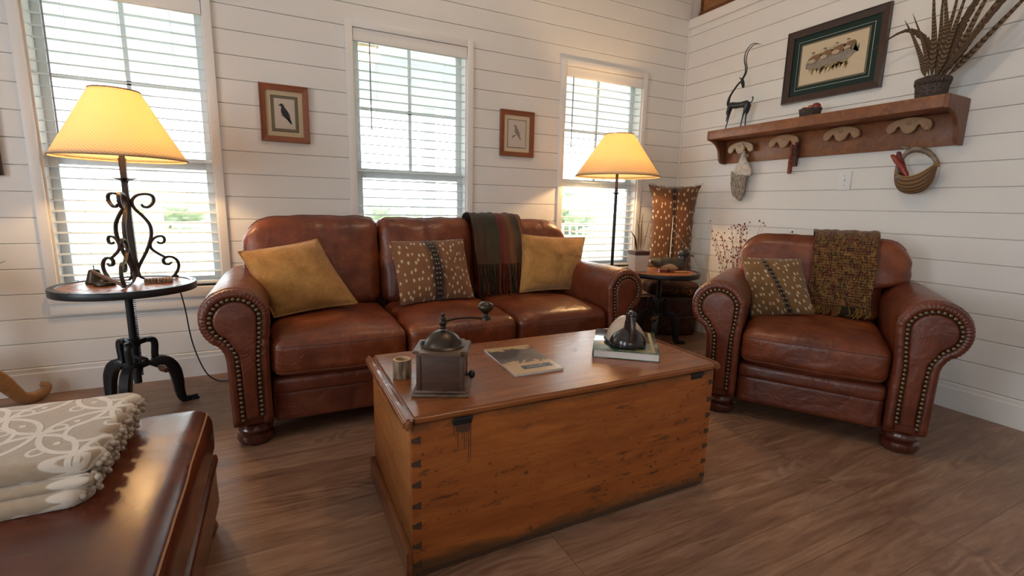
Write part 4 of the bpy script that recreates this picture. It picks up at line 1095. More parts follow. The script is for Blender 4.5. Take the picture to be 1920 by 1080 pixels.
# lamp cord
bm = B(); tube(bm, [(-.485, 3.03, H1-.04), (-.47, 3.06, .50), (-.462, 3.12, .30), (-.44, 3.16, .16), (-.41, 3.20, .055), (-.36, 3.21, .006), (-.30, 3.19, .005), (-.20, 3.2, .005)], .0034, 6, smooth=8)
tag(obj('lamp_cord', bm, M['black']), 'thin black lamp cord running from the left crank table down to the floor', 'cord')
# ---------------------------------------------------------------- things on the left crank table
def on1(x, y): return (x, y, H1-.0030)
t = thing('brass_bell', 'small conical aged brass bell on the left crank table', 'bell', on1(-.800, 2.935))
bm = B(); lathe(bm, [(.037,0),(.040,.005),(.035,.015),(.029,.037),(.024,.056),(.021,.066),(.010,.070),(0,.070)], 24); obj('bell_body', bm, M['brass'], t)
bm = B(); tube(bm, [(0,0,.069),(0,0,.088)], .0022, 6); obj('bell_pin', bm, M['brass'], t)
t = thing('brass_dish', 'low stepped brass dish with lid in front of the small bell', 'dish', on1(-.745, 2.860))
bm = B(); lathe(bm, [(.040,0),(.044,.004),(.043,.014),(.030,.018),(.026,.020),(0,.020)], 28); obj('dish', bm, M['brass'], t)
bm = B(); lathe(bm, [(.022,.0202),(.020,.028),(.012,.032),(.010,.036),(0,.037)], 20); obj('dish_lid', bm, M['brass'], t)
t = thing('pipe_stem', 'slender tapered brown wooden pipe leaning on the front scroll of the iron lamp', 'pipe', on1(-.665, 2.745))
bm = B(); tube(bm, [(.020, .0, .010), (-.03, .03, .032), (-.085, .06, .058), (-.118, .085, .076)], [.0085,.0085,.008,.005], 12); sphere(bm, (.020, 0, .0105), .0095, 10, 8); obj('stem', bm, M['grip'], t)
t = thing('wooden_block', 'small rectangular carved wooden block on the left crank table', 'wooden block', on1(-.540, 2.885), rad(8))
bm = B()
for q in range(9):
    puff(bm, -.058+.013*q, -.046+.013*q, -.034, .034, .002, .021, .005, 4, wr=.003, seed=q)
box(bm, -.056, .058, -.032, .032, 0, .008, .002); obj('ridged_block', bm, M['bark'], t)
# ---------------------------------------------------------------- things on the corner crank table
ZT = H2-.0030
t = thing('square_planter', 'small cream square pot with a dark brown rim holding quills on the corner table', 'pot', (2.530, 2.870, ZT), rad(-12))
bm = B()
def tap(bm, w0, w1, z0, z1, bev=.002):
    b = B(); box(b, -1, 1, -1, 1, 0, 1)
    for v in b.verts: w = lerp(w0, w1, v.co.z); v.co = Vector((v.co.x*w, v.co.y*w, lerp(z0, z1, v.co.z)))
    bmesh.ops.bevel(b, geom=b.edges[:], offset=bev, segments=2, affect='EDGES'); merge(bm, b)
tap(bm, .050, .060, 0, .128); obj('pot_body', bm, flat('cream_pot', (.60,.50,.42), .6, 0, .3, .05, 20), t)
bm = B(); tap(bm, .0605, .062, .128, .158); obj('rim', bm, flat('chocolate_rim', (.075,.028,.018), .5), t)
def blade(bm, pts, w, nrm=(0,-1,0), n=24, tip=.15, base=.35, jag=0., seed=0):
    """feather or quill blade following pts; width profile tapers to the tip"""
    P = catmull(pts, 8); m = len(P)-1; nv = Vector(nrm)
    def fn(u, v):
        k = min(int(v*m), m-1); p = P[k].lerp(P[k+1], v*m-k); tg = (P[k+1]-P[k]).normalized(); sd = tg.cross(nv); sd = sd.normalized() if sd.length > 1e-6 else Vector((1,0,0))
        pr = sstep(-.02, base, v)*(1-v)**.8 if v < 1 else 0
        e = 2*u-1; ww = w*max(pr, tip*(1-v)**.3 if v < 1 else .02)
        j = 1 + jag*noise.noise(Vector((v*60, seed, e)))*abs(e) if jag else 1
        return p + sd*(e*ww*j) + tg*(-abs(e)*ww*.5) + nv.normalized()*(-abs(e)*abs(e)*ww*.18)
    grid(bm, fn, 6, n)
    tube(bm, [p + nv.normalized()*.0008 for p in P], [max(.0004, .0016*(1-q/len(P))) for q in range(len(P))], 5)
ql = [([(-.02,0,.15),(-.035,0,.22),(-.055,0,.27),(-.10,0,.315)], .014, 'feather_brown', 'dark curved quill at the far left of the cream pot'), ([(.0,.01,.15),(.0,.01,.25),(-.01,.01,.33),(-.035,.01,.40)], .012, 'feather_tan', 'tan pointed quill left of centre in the cream pot'),
      ([(.01,0,.15),(.015,0,.25),(.01,0,.34),(.015,0,.45)], .015, 'feather_tan', 'tallest tan quill in the middle of the cream pot'), ([(.02,0,.15),(.03,0,.22),(.035,0,.28),(.015,0,.35)], .010, 'feather_white', 'short pale quill in the middle of the cream pot'),
      ([(.035,.0,.15),(.055,.0,.25),(.075,.0,.34),(.095,0,.445)], .006, 'feather_tan', 'thin straight quill leaning right out of the cream pot')]
for pts, w, m, lb in ql:
    o = thing('quill', lb, 'feather', (2.530, 2.870, ZT), 0, 'quills in the cream pot')
    bm = B(); blade(bm, [(x, y-.001*k, z) for k, (x, y, z) in enumerate(pts)], w); v_ = obj('vane', bm, M[m], o, fixn=False); solid(v_, .0008)
# duck decoy
t = thing('duck_decoy', 'grey and black painted duck decoy with cream flank facing right on the corner table', 'duck decoy', (2.850, 2.850, ZT), rad(-24))
bm = B()
tube(bm, [(-.165,0,.062),(-.14,0,.066),(-.10,0,.058),(-.04,0,.050),(.03,0,.048),(.085,0,.050),(.115,0,.052)], [.014,.030,.046,.052,.054,.048,.020], 24, smooth=6)
for v in bm.verts:
    v.co.y *= 1.12
    if v.co.z < .0: v.co.z = .0
    v.co.z = max(0, v.co.z)
DK = NT('decoy_grey_paint', .5); s = DK.sep(DK.co()); n1 = DK.noise(DK.co(), 16, 4)
ex = DK.math('ADD', s[0], .025); edge = DK.math('ADD', s[2], DK.math('MULTIPLY', DK.math('MULTIPLY', ex, ex), 6.5)); edge = DK.math('ADD', edge, DK.math('MULTIPLY', DK.math('SUBTRACT', n1, .5), .015))
grey = DK.ramp(n1, [(.35, (.022,.020,.019)), (.6, (.065,.058,.042)), (.75, (.12,.085,.04))])
DK.color(DK.mix(DK.ramp(edge, [(.050, 1.), (.056, 0.)]), grey, (.50,.40,.25)))
obj('body', bm, DK.m, t)
bm = B(); tube(bm, [(.085,0,.045),(.095,0,.08),(.098,0,.115)], [.046,.037,.032], 18, smooth=5); sphere(bm, (.104,0,.130), .042, 20, 14, (1.12,.86,.96)); hd_ = obj('head', bm, flat('decoy_dark_head', (.026,.022,.026), .35, 0, .5, .3, 20), t)
bm = B(); puff(bm, .140, .186, -.013, .013, .110, .126, .006, 6, fn=lambda p, u: V(p.x, p.y*(1+.2*u[0]), p.z - .004*max(0, u[0]))); obj('bill', bm, flat('decoy_bill', (.12,.075,.06), .4), t)
bm = B()
for s_ in (-1, 1): sphere(bm, (.122, s_*.032, .138), .005, 10, 8)
obj('eye', bm, M['black'], hd_)
# small box and coaster
t = thing('slim_box', 'slim red-brown wooden box strapped in black on the corner table', 'box', (2.700, 2.735, ZT), rad(-24))
bm = B(); box(bm, -.060, .060, -.020, .020, .0, .011, .003); box(bm, -.060, .062, -.020, .020, .014, .024, .003); RB = wood('red_box_wood', (.15,.03,.015), (.32,.08,.035), 'x', 3., .3).m; obj('box_body', bm, RB, t)
bm = B(); box(bm, .002, .022, -.0215, .0215, -.0, .0255, .002); obj('strap', bm, M['black'], t)
t = thing('wooden_coaster', 'flat tan wooden coaster beside the slim red box on the corner table', 'coaster', (2.815, 2.700, ZT), rad(-24))
bm = B(); puff(bm, -.058, .058, -.026, .026, 0, .008, .004, 8); obj('disc', bm, M['lightwood'], t)
# ================================================================ pictures on the window wall
def poly(bm, pts, z=0., th=.0006, M_=None):
    prism(bm, pts, -z-th, -z, 'y', M=M_)
def bird_pts(flip=1, s=1., cx=0, cz=0):
    P = [(-.036,.060),(-.028,.066),(-.020,.074),(-.010,.075),(.000,.066),(.004,.052),(.016,.036),(.030,.016),(.038,-.006),(.040,-.026),(.050,-.060),(.046,-.068),(.038,-.060),(.022,-.038),(.006,-.022),(-.008,-.008),(-.018,.010),(-.020,.030),(-.016,.046),(-.020,.058)]
    return [(cx + flip*x*s, cz + z*s) for x, z in P]
def framed(name, label, c, hw, hh, bar, mframe, layers, M0=None, rz=0):
    """layers: list of (inset from frame inner edge, material, part name)"""
    t = thing(name, label, 'framed picture', c, rz)
    bm = B(); iw, ih = hw-bar, hh-bar
    for (a, b2, c2, d) in (((-hw, hh), (hw, hh), (iw, ih), (-iw, ih)), ((-hw, -hh), (-iw, -ih), (iw, -ih), (hw, -hh)), ((-hw, hh), (-iw, ih), (-iw, -ih), (-hw, -hh)), ((hw, hh), (hw, -hh), (iw, -ih), (iw, ih))):
        q = B(); vs = []
        for (x, z), y in zip((a, b2, c2, d), [None]*4):
            outer = abs(x) > iw + 1e-6
            vs.append((x, z, outer))
        fr = [q.verts.new((x, -.022 if o_ else -.014, z)) for x, z, o_ in vs]; bk = [q.verts.new((x, 0, z)) for x, z, o_ in vs]
        q.faces.new(fr); q.faces.new(bk[::-1])
        for i in range(4): q.faces.new((fr[i], fr[(i+1) % 4], bk[(i+1) % 4], bk[i]))
        merge(bm, q)
    obj('frame', bm, mframe, t, smooth=False)
    bm = B()
    for s_ in (-1, 1):
        box(bm, -hw, hw, -.0245, -.0215, s_*(hh-.004)-.004, s_*(hh-.004)+.004, .0015); box(bm, s_*(hw-.004)-.004, s_*(hw-.004)+.004, -.0245, -.0215, -hh, hh, .0015)
    obj('frame_bead', bm, mframe, t)
    y = .004
    for ins, m, nm in layers:
        bm = B(); box(bm, -iw+ins, iw-ins, -y-.0012, -y, -ih+ins, ih-ins); obj(nm, bm, m, t, smooth=False); y += .0013
    return t, y
t, y = framed('framed_picture', 'cherry-framed drawing of a dark bird with grey inner mat, between the left and middle windows', (.090, YW-.001, 1.608), .137, .168, .034, M['frame_red'], [(0, M['mat_cream'], 'mat'), (.028, M['ink'], 'mat_line'), (.0305, M['mat_grey'], 'inner_mat'), (.046, M['mat_white'], 'print')])
bm = B(); poly(bm, bird_pts(1, .84, -.004, -.004), y); obj('bird_drawing', bm, M['ink'], t, smooth=False)
bm = B(); poly(bm, [(-.035,-.004),(-.010,-.010),(.020,-.030),(.034,-.046),(.030,-.046),(.010,-.030),(-.012,-.016)], y); obj('branch_drawing', bm, M['ink_pale'], t, smooth=False)
t, y = framed('framed_picture', 'cherry-framed drawing of a slim pale bird, between the middle and right windows', (1.693, YW-.001, 1.624), .143, .168, .034, M['frame_red'], [(0, M['mat_warm'], 'mat'), (.030, M['ink'], 'mat_line'), (.034, M['mat_white'], 'print')])
bm = B(); poly(bm, bird_pts(1, .78, -.004, .006), y); obj('bird_drawing', bm, M['ink_pale'], t, smooth=False)
bm = B(); poly(bm, [(-.040,-.030),(-.030,-.016),(-.010,-.008),(-.012,-.013),(-.028,-.024),(-.038,-.034)], y); obj('branch_drawing', bm, M['ink'], t, smooth=False)
t, y = framed('framed_picture', 'dark brown picture frame cut off by the left edge of the view', (-1.365, YW-.001, 1.345), .137, .168, .034, M['frame_dark'], [(0, M['mat_cream'], 'mat'), (.03, M['mat_white'], 'print')])
# ================================================================ big framed quail print on the right wall (local x runs towards the viewer)
t, y = framed('framed_picture', 'large dark burl frame with green mat around a print of four quail, above the shelf', (XR-.001, 2.085, 2.092), .323, .243, .046, M['frame_dark'], [(0, M['mat_green'], 'mat'), (.036, M['white_line'], 'mat_line'), (.0385, M['mat_green'], 'mat_inner'), (.056, M['mat_grey'], 'fillet'), (.066, M['mat_warm'], 'print')], rz=rad(-90))
gr = flat('painted_grass', (.20,.21,.11), .9, 0, .1, .5, 90); og = flat('painted_ochre_grass', (.36,.25,.09), .9, 0, .1, .5, 90); gb = flat('painted_grey_stone', (.27,.24,.21), .9, 0, .1, .4, 60)
QS = lambda pts: [(x*1.32 - .008, z*1.45 + .004) for x, z in pts]
rr = random.Random(8)
bm = B()
for q in range(70):
    x = rr.uniform(-.125, .125); zb_ = .010+.03*(x/.12)*.4; L = rr.uniform(.02, .055)*(1-.5*abs(x/.125)); dx = rr.uniform(-.018, .018)
    poly(bm, QS([(x-.006, zb_-.02), (x+.006, zb_-.02), (x+dx, zb_+L)]), y)
obj('painted_grass', bm, gr, t, smooth=False); 
bm = B(); poly(bm, QS([(-.13,-.004),(-.07,.012),(.02,.016),(.09,.018),(.12,.005),(.09,-.02),(.03,-.035),(-.05,-.042),(-.11,-.028)]), y+.0006); obj('painted_ground', bm, gb, t, smooth=False)
bm = B()
for q in range(50):
    x = rr.uniform(-.105, .085); z2 = -.030+rr.uniform(-.008,.01); L = rr.uniform(.012, .030); dx = rr.uniform(-.022, .004)
    poly(bm, QS([(x-.005, z2), (x+.005, z2+.002), (x+dx, z2-L)]), y+.0007)
obj('painted_dry_grass', bm, og, t, smooth=False)
for k, (x, sc_) in enumerate(((-.085, 1.), (-.028, .95), (.030, 1.), (.082, .85))):
    z2 = .012 + .008*k
    bm = B(); poly(bm, QS([(x + sc_*(.030*math.cos(a)*(1.25 if math.cos(a) > 0 else 1)), z2 + sc_*(.019*math.sin(a) + .012*max(0, math.cos(a)))) for a in [2*PI*j/18 for j in range(18)]]), y+.0014); ob = obj('painted_quail', bm, flat('quail_brown', (.24,.14,.08), .9, 0, .1, .5, 90), t, smooth=False)
    bm = B(); poly(bm, QS([(x - .010*sc_ + .019*sc_*math.cos(a), z2 - .005 + .009*sc_*math.sin(a)) for a in [2*PI*j/14 for j in range(14)]]), y+.0021)
    poly(bm, QS([(x - .006*sc_ + .007*math.cos(a), z2 + .026*sc_ + .005*math.sin(a)) for a in [2*PI*j/10 for j in range(10)]]), y+.0021); obj('quail_breast', bm, flat('quail_white', (.46,.38,.29), .9, 0, .1, .2, 120), ob, smooth=False)
    bm = B(); poly(bm, QS([(x - .006*sc_ + .009*math.cos(a), z2 + .031*sc_ + .004*math.sin(a)) for a in [PI*j/8 for j in range(9)]]), y+.0028); obj('quail_cap', bm, flat('quail_cap', (.09,.05,.035), .9), ob, smooth=False)
# ================================================================ light switch
t = thing('light_switch', 'white wall plate with a single toggle switch under the wooden shelf', 'light switch', (XR-.0005, 1.904, 1.293), rad(-90))
bm = B(); box(bm, -.041, .041, -.006, 0, -.061, .061, .0028); obj('switch_plate', bm, M['plastic'], t)
bm = B(); box(bm, -.006, .006, -.018, -.005, -.004, .012, .002); obj('toggle', bm, M['plastic'], t)
bm = B()
for z in (-.030, .030): sphere(bm, (0, -.006, z), .0035, 8, 6, (1,.5,1))
obj('screw', bm, flat('grey_screw', (.4,.4,.4), .4, .6), t)
# ================================================================ shelf
SF, SY0, SY1, SZ = 3.160, 1.318, 2.872, 1.706
t = thing('wall_shelf', 'long cherry wood wall shelf with scalloped pegs on the right wall', 'shelf', (XR-.0005, (SY0+SY1)/2, 1.46), rad(-90))
hl = (SY1-SY0)/2; dp = XR - SF; zt = SZ - 1.46
bm = B(); box(bm, -hl+.020, hl-.020, -dp, -.002, zt-.066, zt, .003); obj('top_board', bm, M['shelfwood_l'] if 'shelfwood_l' in M else M['shelfwood'], t)
bm = B(); box(bm, -hl+.020, hl-.020, -.020, 0, .004, zt-.066, .002); obj('back_board', bm, M['shelfwood'], t)
br_out = [(0, 0), (-.040, .0), (-.062, .006), (-.080, .026), (-.090, .060), (-.098, .095), (-.120, .130), (-.165, .160), (-.205, .172), (-dp, .176), (-dp, zt-.001), (-dp+.03, zt-.001), (-.05, zt-.001), (0, zt-.004)]
br_s = [(0,0)] + [(v.x, v.z) for v in catmull([(a, 0, b) for a, b in br_out[1:10]], 5)] + br_out[10:]
for s_ in (-1, 1):
    bm = B(); x0 = s_*hl; prism(bm, [(a, b) for a, b in br_s], min(x0, x0-s_*.020), max(x0, x0-s_*.020), 'x', .002); obj('end_bracket', bm, M['shelfdark'], t, angle=50)
def peg_pts(w, h):
    P = [(-w, -h*.15), (-w*.98, -h*.55), (-w*.80, -h*.80), (-w*.62, -h*.55), (-w*.50, -h*.12), (-w*.38, -h*.18), (-w*.25, -h*.72), (0, -h*.98), (w*.25, -h*.72), (w*.38, -h*.18), (w*.50, -h*.12), (w*.62, -h*.55), (w*.80, -h*.80), (w*.98, -h*.55), (w, -h*.15), (w*.90, h*.28), (w*.55, h*.62), (0, h*.80), (-w*.55, h*.62), (-w*.90, h*.28)]
    return [(v.x, v.z) for v in catmull([(a, 0, b) for a, b in P], 4, True)]
for k, (yy, zz, m) in enumerate(((2.690, 1.578, 'pegpale'), (2.330, 1.590, 'peg'), (1.935, 1.594, 'peg'), (1.562, 1.596, 'peg'))):
    lx = (SY0+SY1)/2 - yy; lz = zz - 1.46; tilt = Matrix.Translation((lx, 0, lz)) @ Matrix.Rotation(rad(0), 4, 'Y')
    bm = B(); prism(bm, peg_pts(.112, .052), -.060, -.040, 'y', .004, 2, tilt); pg = obj('peg', bm, M[m], t, angle=50)
    bm = B(); tube(bm, [(lx, -.045, lz+.005), (lx, -.018, lz+.005)], .012, 12); obj('peg_dowel', bm, M['peg'], pg)
    bm = B(); y0 = -.0602
    def stroke(a, b): tube(bm, [(lx+a[0], y0, lz+.010+a[1]), (lx+b[0], y0, lz+.010+b[1])], .0011, 5)
    stroke((-.012, -.008), (-.012, .009)); 
    for a, b in (((-.004,.009),(.010,.009)), ((.010,.009),(.010,.000)), ((.010,.0),(-.004,-.002)), ((-.004,-.002),(-.004,-.009)), ((-.004,-.009),(.012,-.009))): stroke(a, b)
    obj('stamped_number', bm, M['stain'], pg)
# ---------------------------------------------------------------- on the shelf
WX = XR
t = thing('antelope_sculpture', 'black metal antelope sculpture with long curved horns at the left end of the shelf', 'sculpture', (3.275, 2.70, SZ+.0005), rad(-92))
bm = B(); box(bm, -.14, .13, -.030, .030, 0, .005, .002); obj('base', bm, M['iron'], t)
bm = B()
tube(bm, [(-.085,0,.185),(-.060,0,.192),(-.02,0,.185),(.03,0,.182),(.075,0,.180),(.095,0,.165)], [.020,.025,.024,.022,.026,.018], 12, smooth=4)
tube(bm, [(-.080,0,.19),(-.098,0,.215),(-.088,0,.262),(-.055,0,.305),(-.015,0,.345),(.020,0,.362)], [.018,.012,.008,.007,.007,.008], 8, smooth=5)
tube(bm, [(.012,0,.378),(.020,0,.350),(.028,0,.325),(.030,0,.305)], [.008,.014,.012,.006], 8, smooth=4)
for s_ in (-.010, .010):
    tube(bm, [(-.075,s_,.180),(-.088,s_*1.5,.140),(-.080,s_*1.6,.120),(-.088,s_*1.6,.075)] if s_ < 0 else [(-.075,s_,.180),(-.095,s_*1.5,.130),(-.100,s_*1.5,.085),(-.118,s_*1.5,.02),(-.128,s_*1.5,.006)], [.014,.008,.005,.004] if s_ < 0 else [.014,.009,.005,.004,.007], 6, smooth=4)
    tube(bm, [(.085,s_,.175),(.080,s_*1.5,.130),(.068,s_*1.5,.095),(.062+s_,s_*1.5,.004)], [.022,.012,.006,.004], 6, smooth=4)
tube(bm, [(.100,0,.180),(.122,0,.188),(.130,0,.210),(.124,0,.222)], [.006,.004,.004,.006], 6, smooth=4)
obj('body', bm, M['iron'], t)
for s_ in (-.006, .006):
    bm = B(); tube(bm, [(.016,s_*.6,.372),(.040,s_,.410),(.040,s_*1.4,.455),(.026,s_*1.6,.500),(.032,s_*1.8,.560),(.072,s_*2,.598),(.110,s_*2,.600),(.140,s_*2,.588)], [.0045,.0045,.0045,.004,.0035,.003,.0025,.0015], 6, smooth=6); obj('horn', bm, M['iron'], t)
bm = B(); tube(bm, [(.012,-.012,.372),(.004,-.022,.384)], [.005,.002], 6); tube(bm, [(.012,.012,.372),(.004,.022,.384)], [.005,.002], 6); obj('ear', bm, M['iron'], t)
t = thing('wicker_bowl', 'small dark textured bowl of fruit on the shelf under the quail print', 'bowl', (3.250, 2.106, SZ+.0005), rad(-90))
bm = B(); lathe(bm, [(0,.003),(.050,.0),(.060,.010),(.066,.045),(.070,.056),(.064,.056),(.058,.020),(0,.012)], 28, caps=False)
for v in bm.verts: k = 1+.06*noise.noise(v.co*70); v.co.x *= k*1.06; v.co.y *= k*.8
obj('bowl_body', bm, M['wicker'], t)
FR = [('fruit_red', (.26,.030,.012)), ('fruit_orange', (.42,.13,.025)), ('fruit_crimson', (.20,.018,.012))]
for (dy, dx, dz, rr_, m, lb) in ((.036, -.004, .052, .024, 0, 'glossy dark red fruit at the left of the shelf bowl'), (.003, .008, .060, .026, 1, 'glossy orange-yellow fruit in the middle of the shelf bowl'), (-.038, 0, .064, .029, 2, 'biggest glossy crimson fruit at the right of the shelf bowl')):
    bm = B(); sphere(bm, (0,0,0), rr_, 18, 12, (1,1,.92))
    fm = flat(FR[m][0], FR[m][1], .2, 0, .6, .25, 30)
    tag(obj('fruit', bm, fm, loc=(3.250+dx, 2.106+dy, SZ+dz)), lb, 'fruit', 'fruits in the shelf bowl')
t = thing('feather_vase', 'dark braided planter holding pheasant feathers at the right end of the shelf', 'vase', (3.265, 1.448, SZ+.0005), rad(-90))
bm = B(); lathe(bm, [(0,0),(.060,0),(.066,.010),(.070,.06),(.073,.075),(.0,.075)], 28)
for v in bm.verts: k = 1+.05*noise.noise(v.co*60); v.co.x *= k*1.08; v.co.y *= k*.85
obj('vase_body', bm, M['wicker'], t)
bm = B()
for q in range(26):
    a = 2*PI*q/26; sphere(bm, (.066*math.cos(a), .050*math.sin(a), .093+.006*math.sin(q*3)), .019, 8, 6)
for q in range(12):
    a = 2*PI*q/12; sphere(bm, (.036*math.cos(a), .028*math.sin(a), .105), .020, 8, 6)
obj('braided_band', bm, M['wicker'], t)
# feathers: tips in wall plane offsets (towards viewer +, up)
FE = [((.0,.12),(-.035,.28),(-.12,.38),(-.20,.39),(-.33,.33), .030,'feather_brown','drooping brown feather arching left in front of the quail frame'),
 ((-.03,.12),(-.06,.22),(-.11,.34),(-.165,.45), None, .024,'feather','short dark barred feather pointing upper left'),
 ((-.01,.12),(-.045,.26),(-.08,.36),(-.125,.47), None, .017,'feather','thin barred feather just right of the leftmost upright one'),
 ((.0,.12),(-.01,.30),(-.03,.45),(-.055,.66), None, .026,'feather','tall barred feather left of the cluster centre'),
 ((.01,.12),(.01,.32),(.0,.46),(-.005,.68), None, .020,'feather','narrow tall barred feather near the cluster centre'),
 ((.015,.12),(.035,.32),(.02,.46),(-.02,.70), None, .026,'feather','barred feather crossing behind the centre of the cluster'),
 ((.02,.12),(.04,.30),(.06,.46),(.075,.72), None, .022,'feather','upright barred feather right of the cluster centre'),
 ((.03,.12),(.06,.28),(.09,.42),(.13,.66), None, .026,'feather','barred feather leaning slightly right'),
 ((.02,.11),(.07,.26),(.12,.40),(.21,.57), (.28,.64), .044,'feather_brown','widest ragged brown plume right of the cluster centre'),
 ((.04,.11),(.11,.26),(.16,.40),(.24,.60), (.28,.70), .026,'feather','long barred feather leaning right behind the brown plume'),
 ((.05,.10),(.13,.24),(.21,.38),(.31,.54), (.38,.66), .030,'feather','long barred feather second from the right'),
 ((.04,.12),(.12,.22),(.22,.36),(.34,.50), (.46,.58), .028,'feather_brown','ragged brown feather between the two rightmost barred ones'),
 ((.06,.10),(.15,.20),(.26,.33),(.36,.44), (.50,.56), .028,'feather','rightmost long barred feather leaning low to the right'),
 ((.03,.06),(.06,.14),(.10,.18),(.16,.20), None, .022,'feather_brown','short ragged brown feather tuft at the right of the planter')]
for k, F in enumerate(FE):
    pts = [p for p in F[:5] if p]; w, m, lb = F[5], F[6], F[7]
    o = thing('pheasant_feather', lb, 'feather', (3.265, 1.448, SZ), 0, 'pheasant feathers in the planter')
    w *= .72; P3 = [(-.010 - .006*(k % 4) - .05*z*(.6+.25*(k % 3)), -d, z) for d, z in pts]
    bm = B(); blade(bm, P3, w, (-1, 0, .1), 70, .10, .22, .5 if m == 'feather_brown' else .12, k); v_ = obj('vane', bm, M[m], o, fixn=False); solid(v_, .0006)
# ---------------------------------------------------------------- hanging from the pegs
t = thing('fur_pouch', 'pale fur and feather pouch hanging from the bleached left peg of the shelf', 'pouch', (3.335, 2.655, 1.545), rad(-90))
def slab(bm, fn_out, th, n=26):
    """closed pillow-like body from left/right edge functions of v"""
    def P(s, u, v):
        l, r2, z = fn_out(v); x = lerp(l, r2, u)*1.3 - .018*sstep(.0, .35, -z); e = 2*u-1
        h = th*math.sqrt(max(0, 1-e*e))*math.sin(PI*min(1, max(0, v*.96+.02)))**.4
        return V(x + .004*noise.noise(V(u*6, v*22, s)), s*h + .004*noise.noise(V(u*9, v*9, s+5)), z)
    grid(bm, lambda u, v: P(-1, u, v), 18, n); grid(bm, lambda u, v: P(1, 1-u, v), 18, n); bmesh.ops.remove_doubles(bm, verts=bm.verts, dist=.0005)
def o1(v):
    z = lerp(0, -.190, v); c = lerp(0, .012, v); w = lerp(.010, .060, sstep(.1, .9, v)); return (c-w*.9-.012*v, c+w*1.05, z - .0)
bm = B(); slab(bm, o1, .022)
WF = NT('white_fur', .95); a = WF.noise(WF.co('Object', (60, 60, 9)), 3, 4); WF.color(WF.ramp(a, [(.35, (.42,.36,.28)), (.6, (.70,.66,.58))])); WF.bump(a, .7, .006); obj('white_fur', bm, WF.m, t, angle=180)
def o2(v):
    z = -.150 - .235*v; c = lerp(-.006, .018, v); 
    return (c - lerp(.062, .040, v) - .012*math.sin(PI*v) + (.030*sstep(.75, 1, v)), c + lerp(.050, .030, v) - .02*sstep(.7, 1, v), z)
bm = B(); slab(bm, o2, .020)
GF = NT('grey_tan_fur', .95); a = GF.noise(GF.co('Object', (70, 70, 14)), 3, 5); GF.color(GF.ramp(a, [(.32, (.10,.075,.055)), (.5, (.27,.22,.17)), (.66, (.50,.44,.36))])); GF.bump(a, .8, .006); obj('grey_fur', bm, GF.m, t, angle=180)
bm = B(); tube(bm, [(0,0,0),(.004,-.01,.04),(0,-.03,.055)], .0016, 5, smooth=3); tube(bm, [(.006,0,0),(.010,-.01,.04),(.004,-.03,.055)], .0016, 5, smooth=3); obj('hanging_cord', bm, M['feather_tan'], t)
t0 = None
for (yy, z0, z1, rr_, c1, c2, lb) in ((2.262, 1.560, 1.352, .0125, (.16,.016,.014), (.40,.17,.08), 'longer red and cream ear of corn hanging from the second peg'), (2.228, 1.575, 1.402, .0145, (.035,.008,.012), (.20,.08,.06), 'shorter dark purple ear of corn hanging from the second peg')):
    t = thing('corn_ear', lb, 'corn', (3.340, yy, z1), rad(-90), 'dried corn ears on the second peg')
    KM = NT('kernels', .3); vv = KM.vor(KM.co('Object', (1,1,.7)), 190, .6, 'F1', 'Color'); KM.color(KM.ramp(KM.sep(vv)[0], [(.5, c1), (.75, tuple((a+b)/2 for a, b in zip(c1, c2))), (.9, c2)]))
    bm = B(); L = z0 - z1; rows, n = 12, 26
    tube(bm, [(0,0,.0),(0,0,L*.3),(0,0,L)], [rr_*.8, rr_*.9, rr_*.55], 12)
    for a_ in range(rows):
        for k in range(n):
            zz = L*(k+.5+.5*(a_ % 2))/(n+1)*.98; q = rr_*(.86 if zz < .01 else .95)*(1-.28*(zz/L)**3); an = 2*PI*a_/rows
            sphere(bm, (q*math.cos(an), q*math.sin(an), zz), .0043, 6, 4)
    obj('kernels', bm, KM.m, t)['kind'] = 'stuff'
    bm = B(); tube(bm, [(0,0,L-.005),(0,0,L+.010),(0,0,1.600-z1)], [.006,.004,.002], 6); obj('husk_tie', bm, M['feather_tan'], t)
# hanging basket
t = thing('antler_basket', 'coiled half-round basket with an antler handle hanging from the rightmost peg', 'basket', (3.318, 1.488, 1.300), rad(-90))
def bask(u, v):
    a = PI + PI*v if False else None
    th = PI*(1+u); r_ = .094*(math.sin(PI*(.06+.44*v)))**.7
    # crescent: sweep of rings from tip to tip
    ang = rad(lerp(198, 342, u))
    return None
def cres(u, v):
    # u: across the mouth (left tip to right tip), v: around the section front-bottom-back
    x = -math.cos(PI*u)*.094; 
    top = .050*abs(-math.cos(PI*u))**2.2 - .004 + .012*(-math.cos(PI*u)); bot = -.098*math.sin(PI*u)**.75 + top*(1-math.sin(PI*u)**.5)
    dpt = .045*math.sin(PI*u)**.6
    a = PI*v; z = top + (bot-top)*math.sin(a); yv = -dpt*math.cos(a)
    return V(x, yv, z)
bm = B(); grid(bm, cres, 40, 24); o = obj('coiled_body', bm, M['coil'], t, angle=180); solid(o, .005)
bm = B(); tube(bm, [cres(k/30, 0)+V(0,0,.001) for k in range(1, 30)], .004, 6); tube(bm, [cres(k/30, 1)+V(0,0,.001) for k in range(1, 30)], .004, 6); obj('basket_rim', bm, M['coil2'] if 'coil2' in M else M['feather_tan'], t)
bm = B(); tube(bm, [(-.088,0,.020),(-.088,0,.070),(-.060,-.004,.125),(-.020,-.006,.150),(.030,-.004,.140),(.070,0,.110),(.094,0,.075),(.100,0,.056)], [.012,.010,.013,.018,.016,.014,.012,.014], 12, smooth=6)
tube(bm, [(-.030,-.006,.150),(-.070,-.01,.168),(-.110,-.012,.182)], [.012,.006,.002], 8, smooth=4)
for v in bm.verts: v.co += Vector((noise.noise(v.co*60), noise.noise(v.co*55+Vector((3,0,0))), 0))*.0025
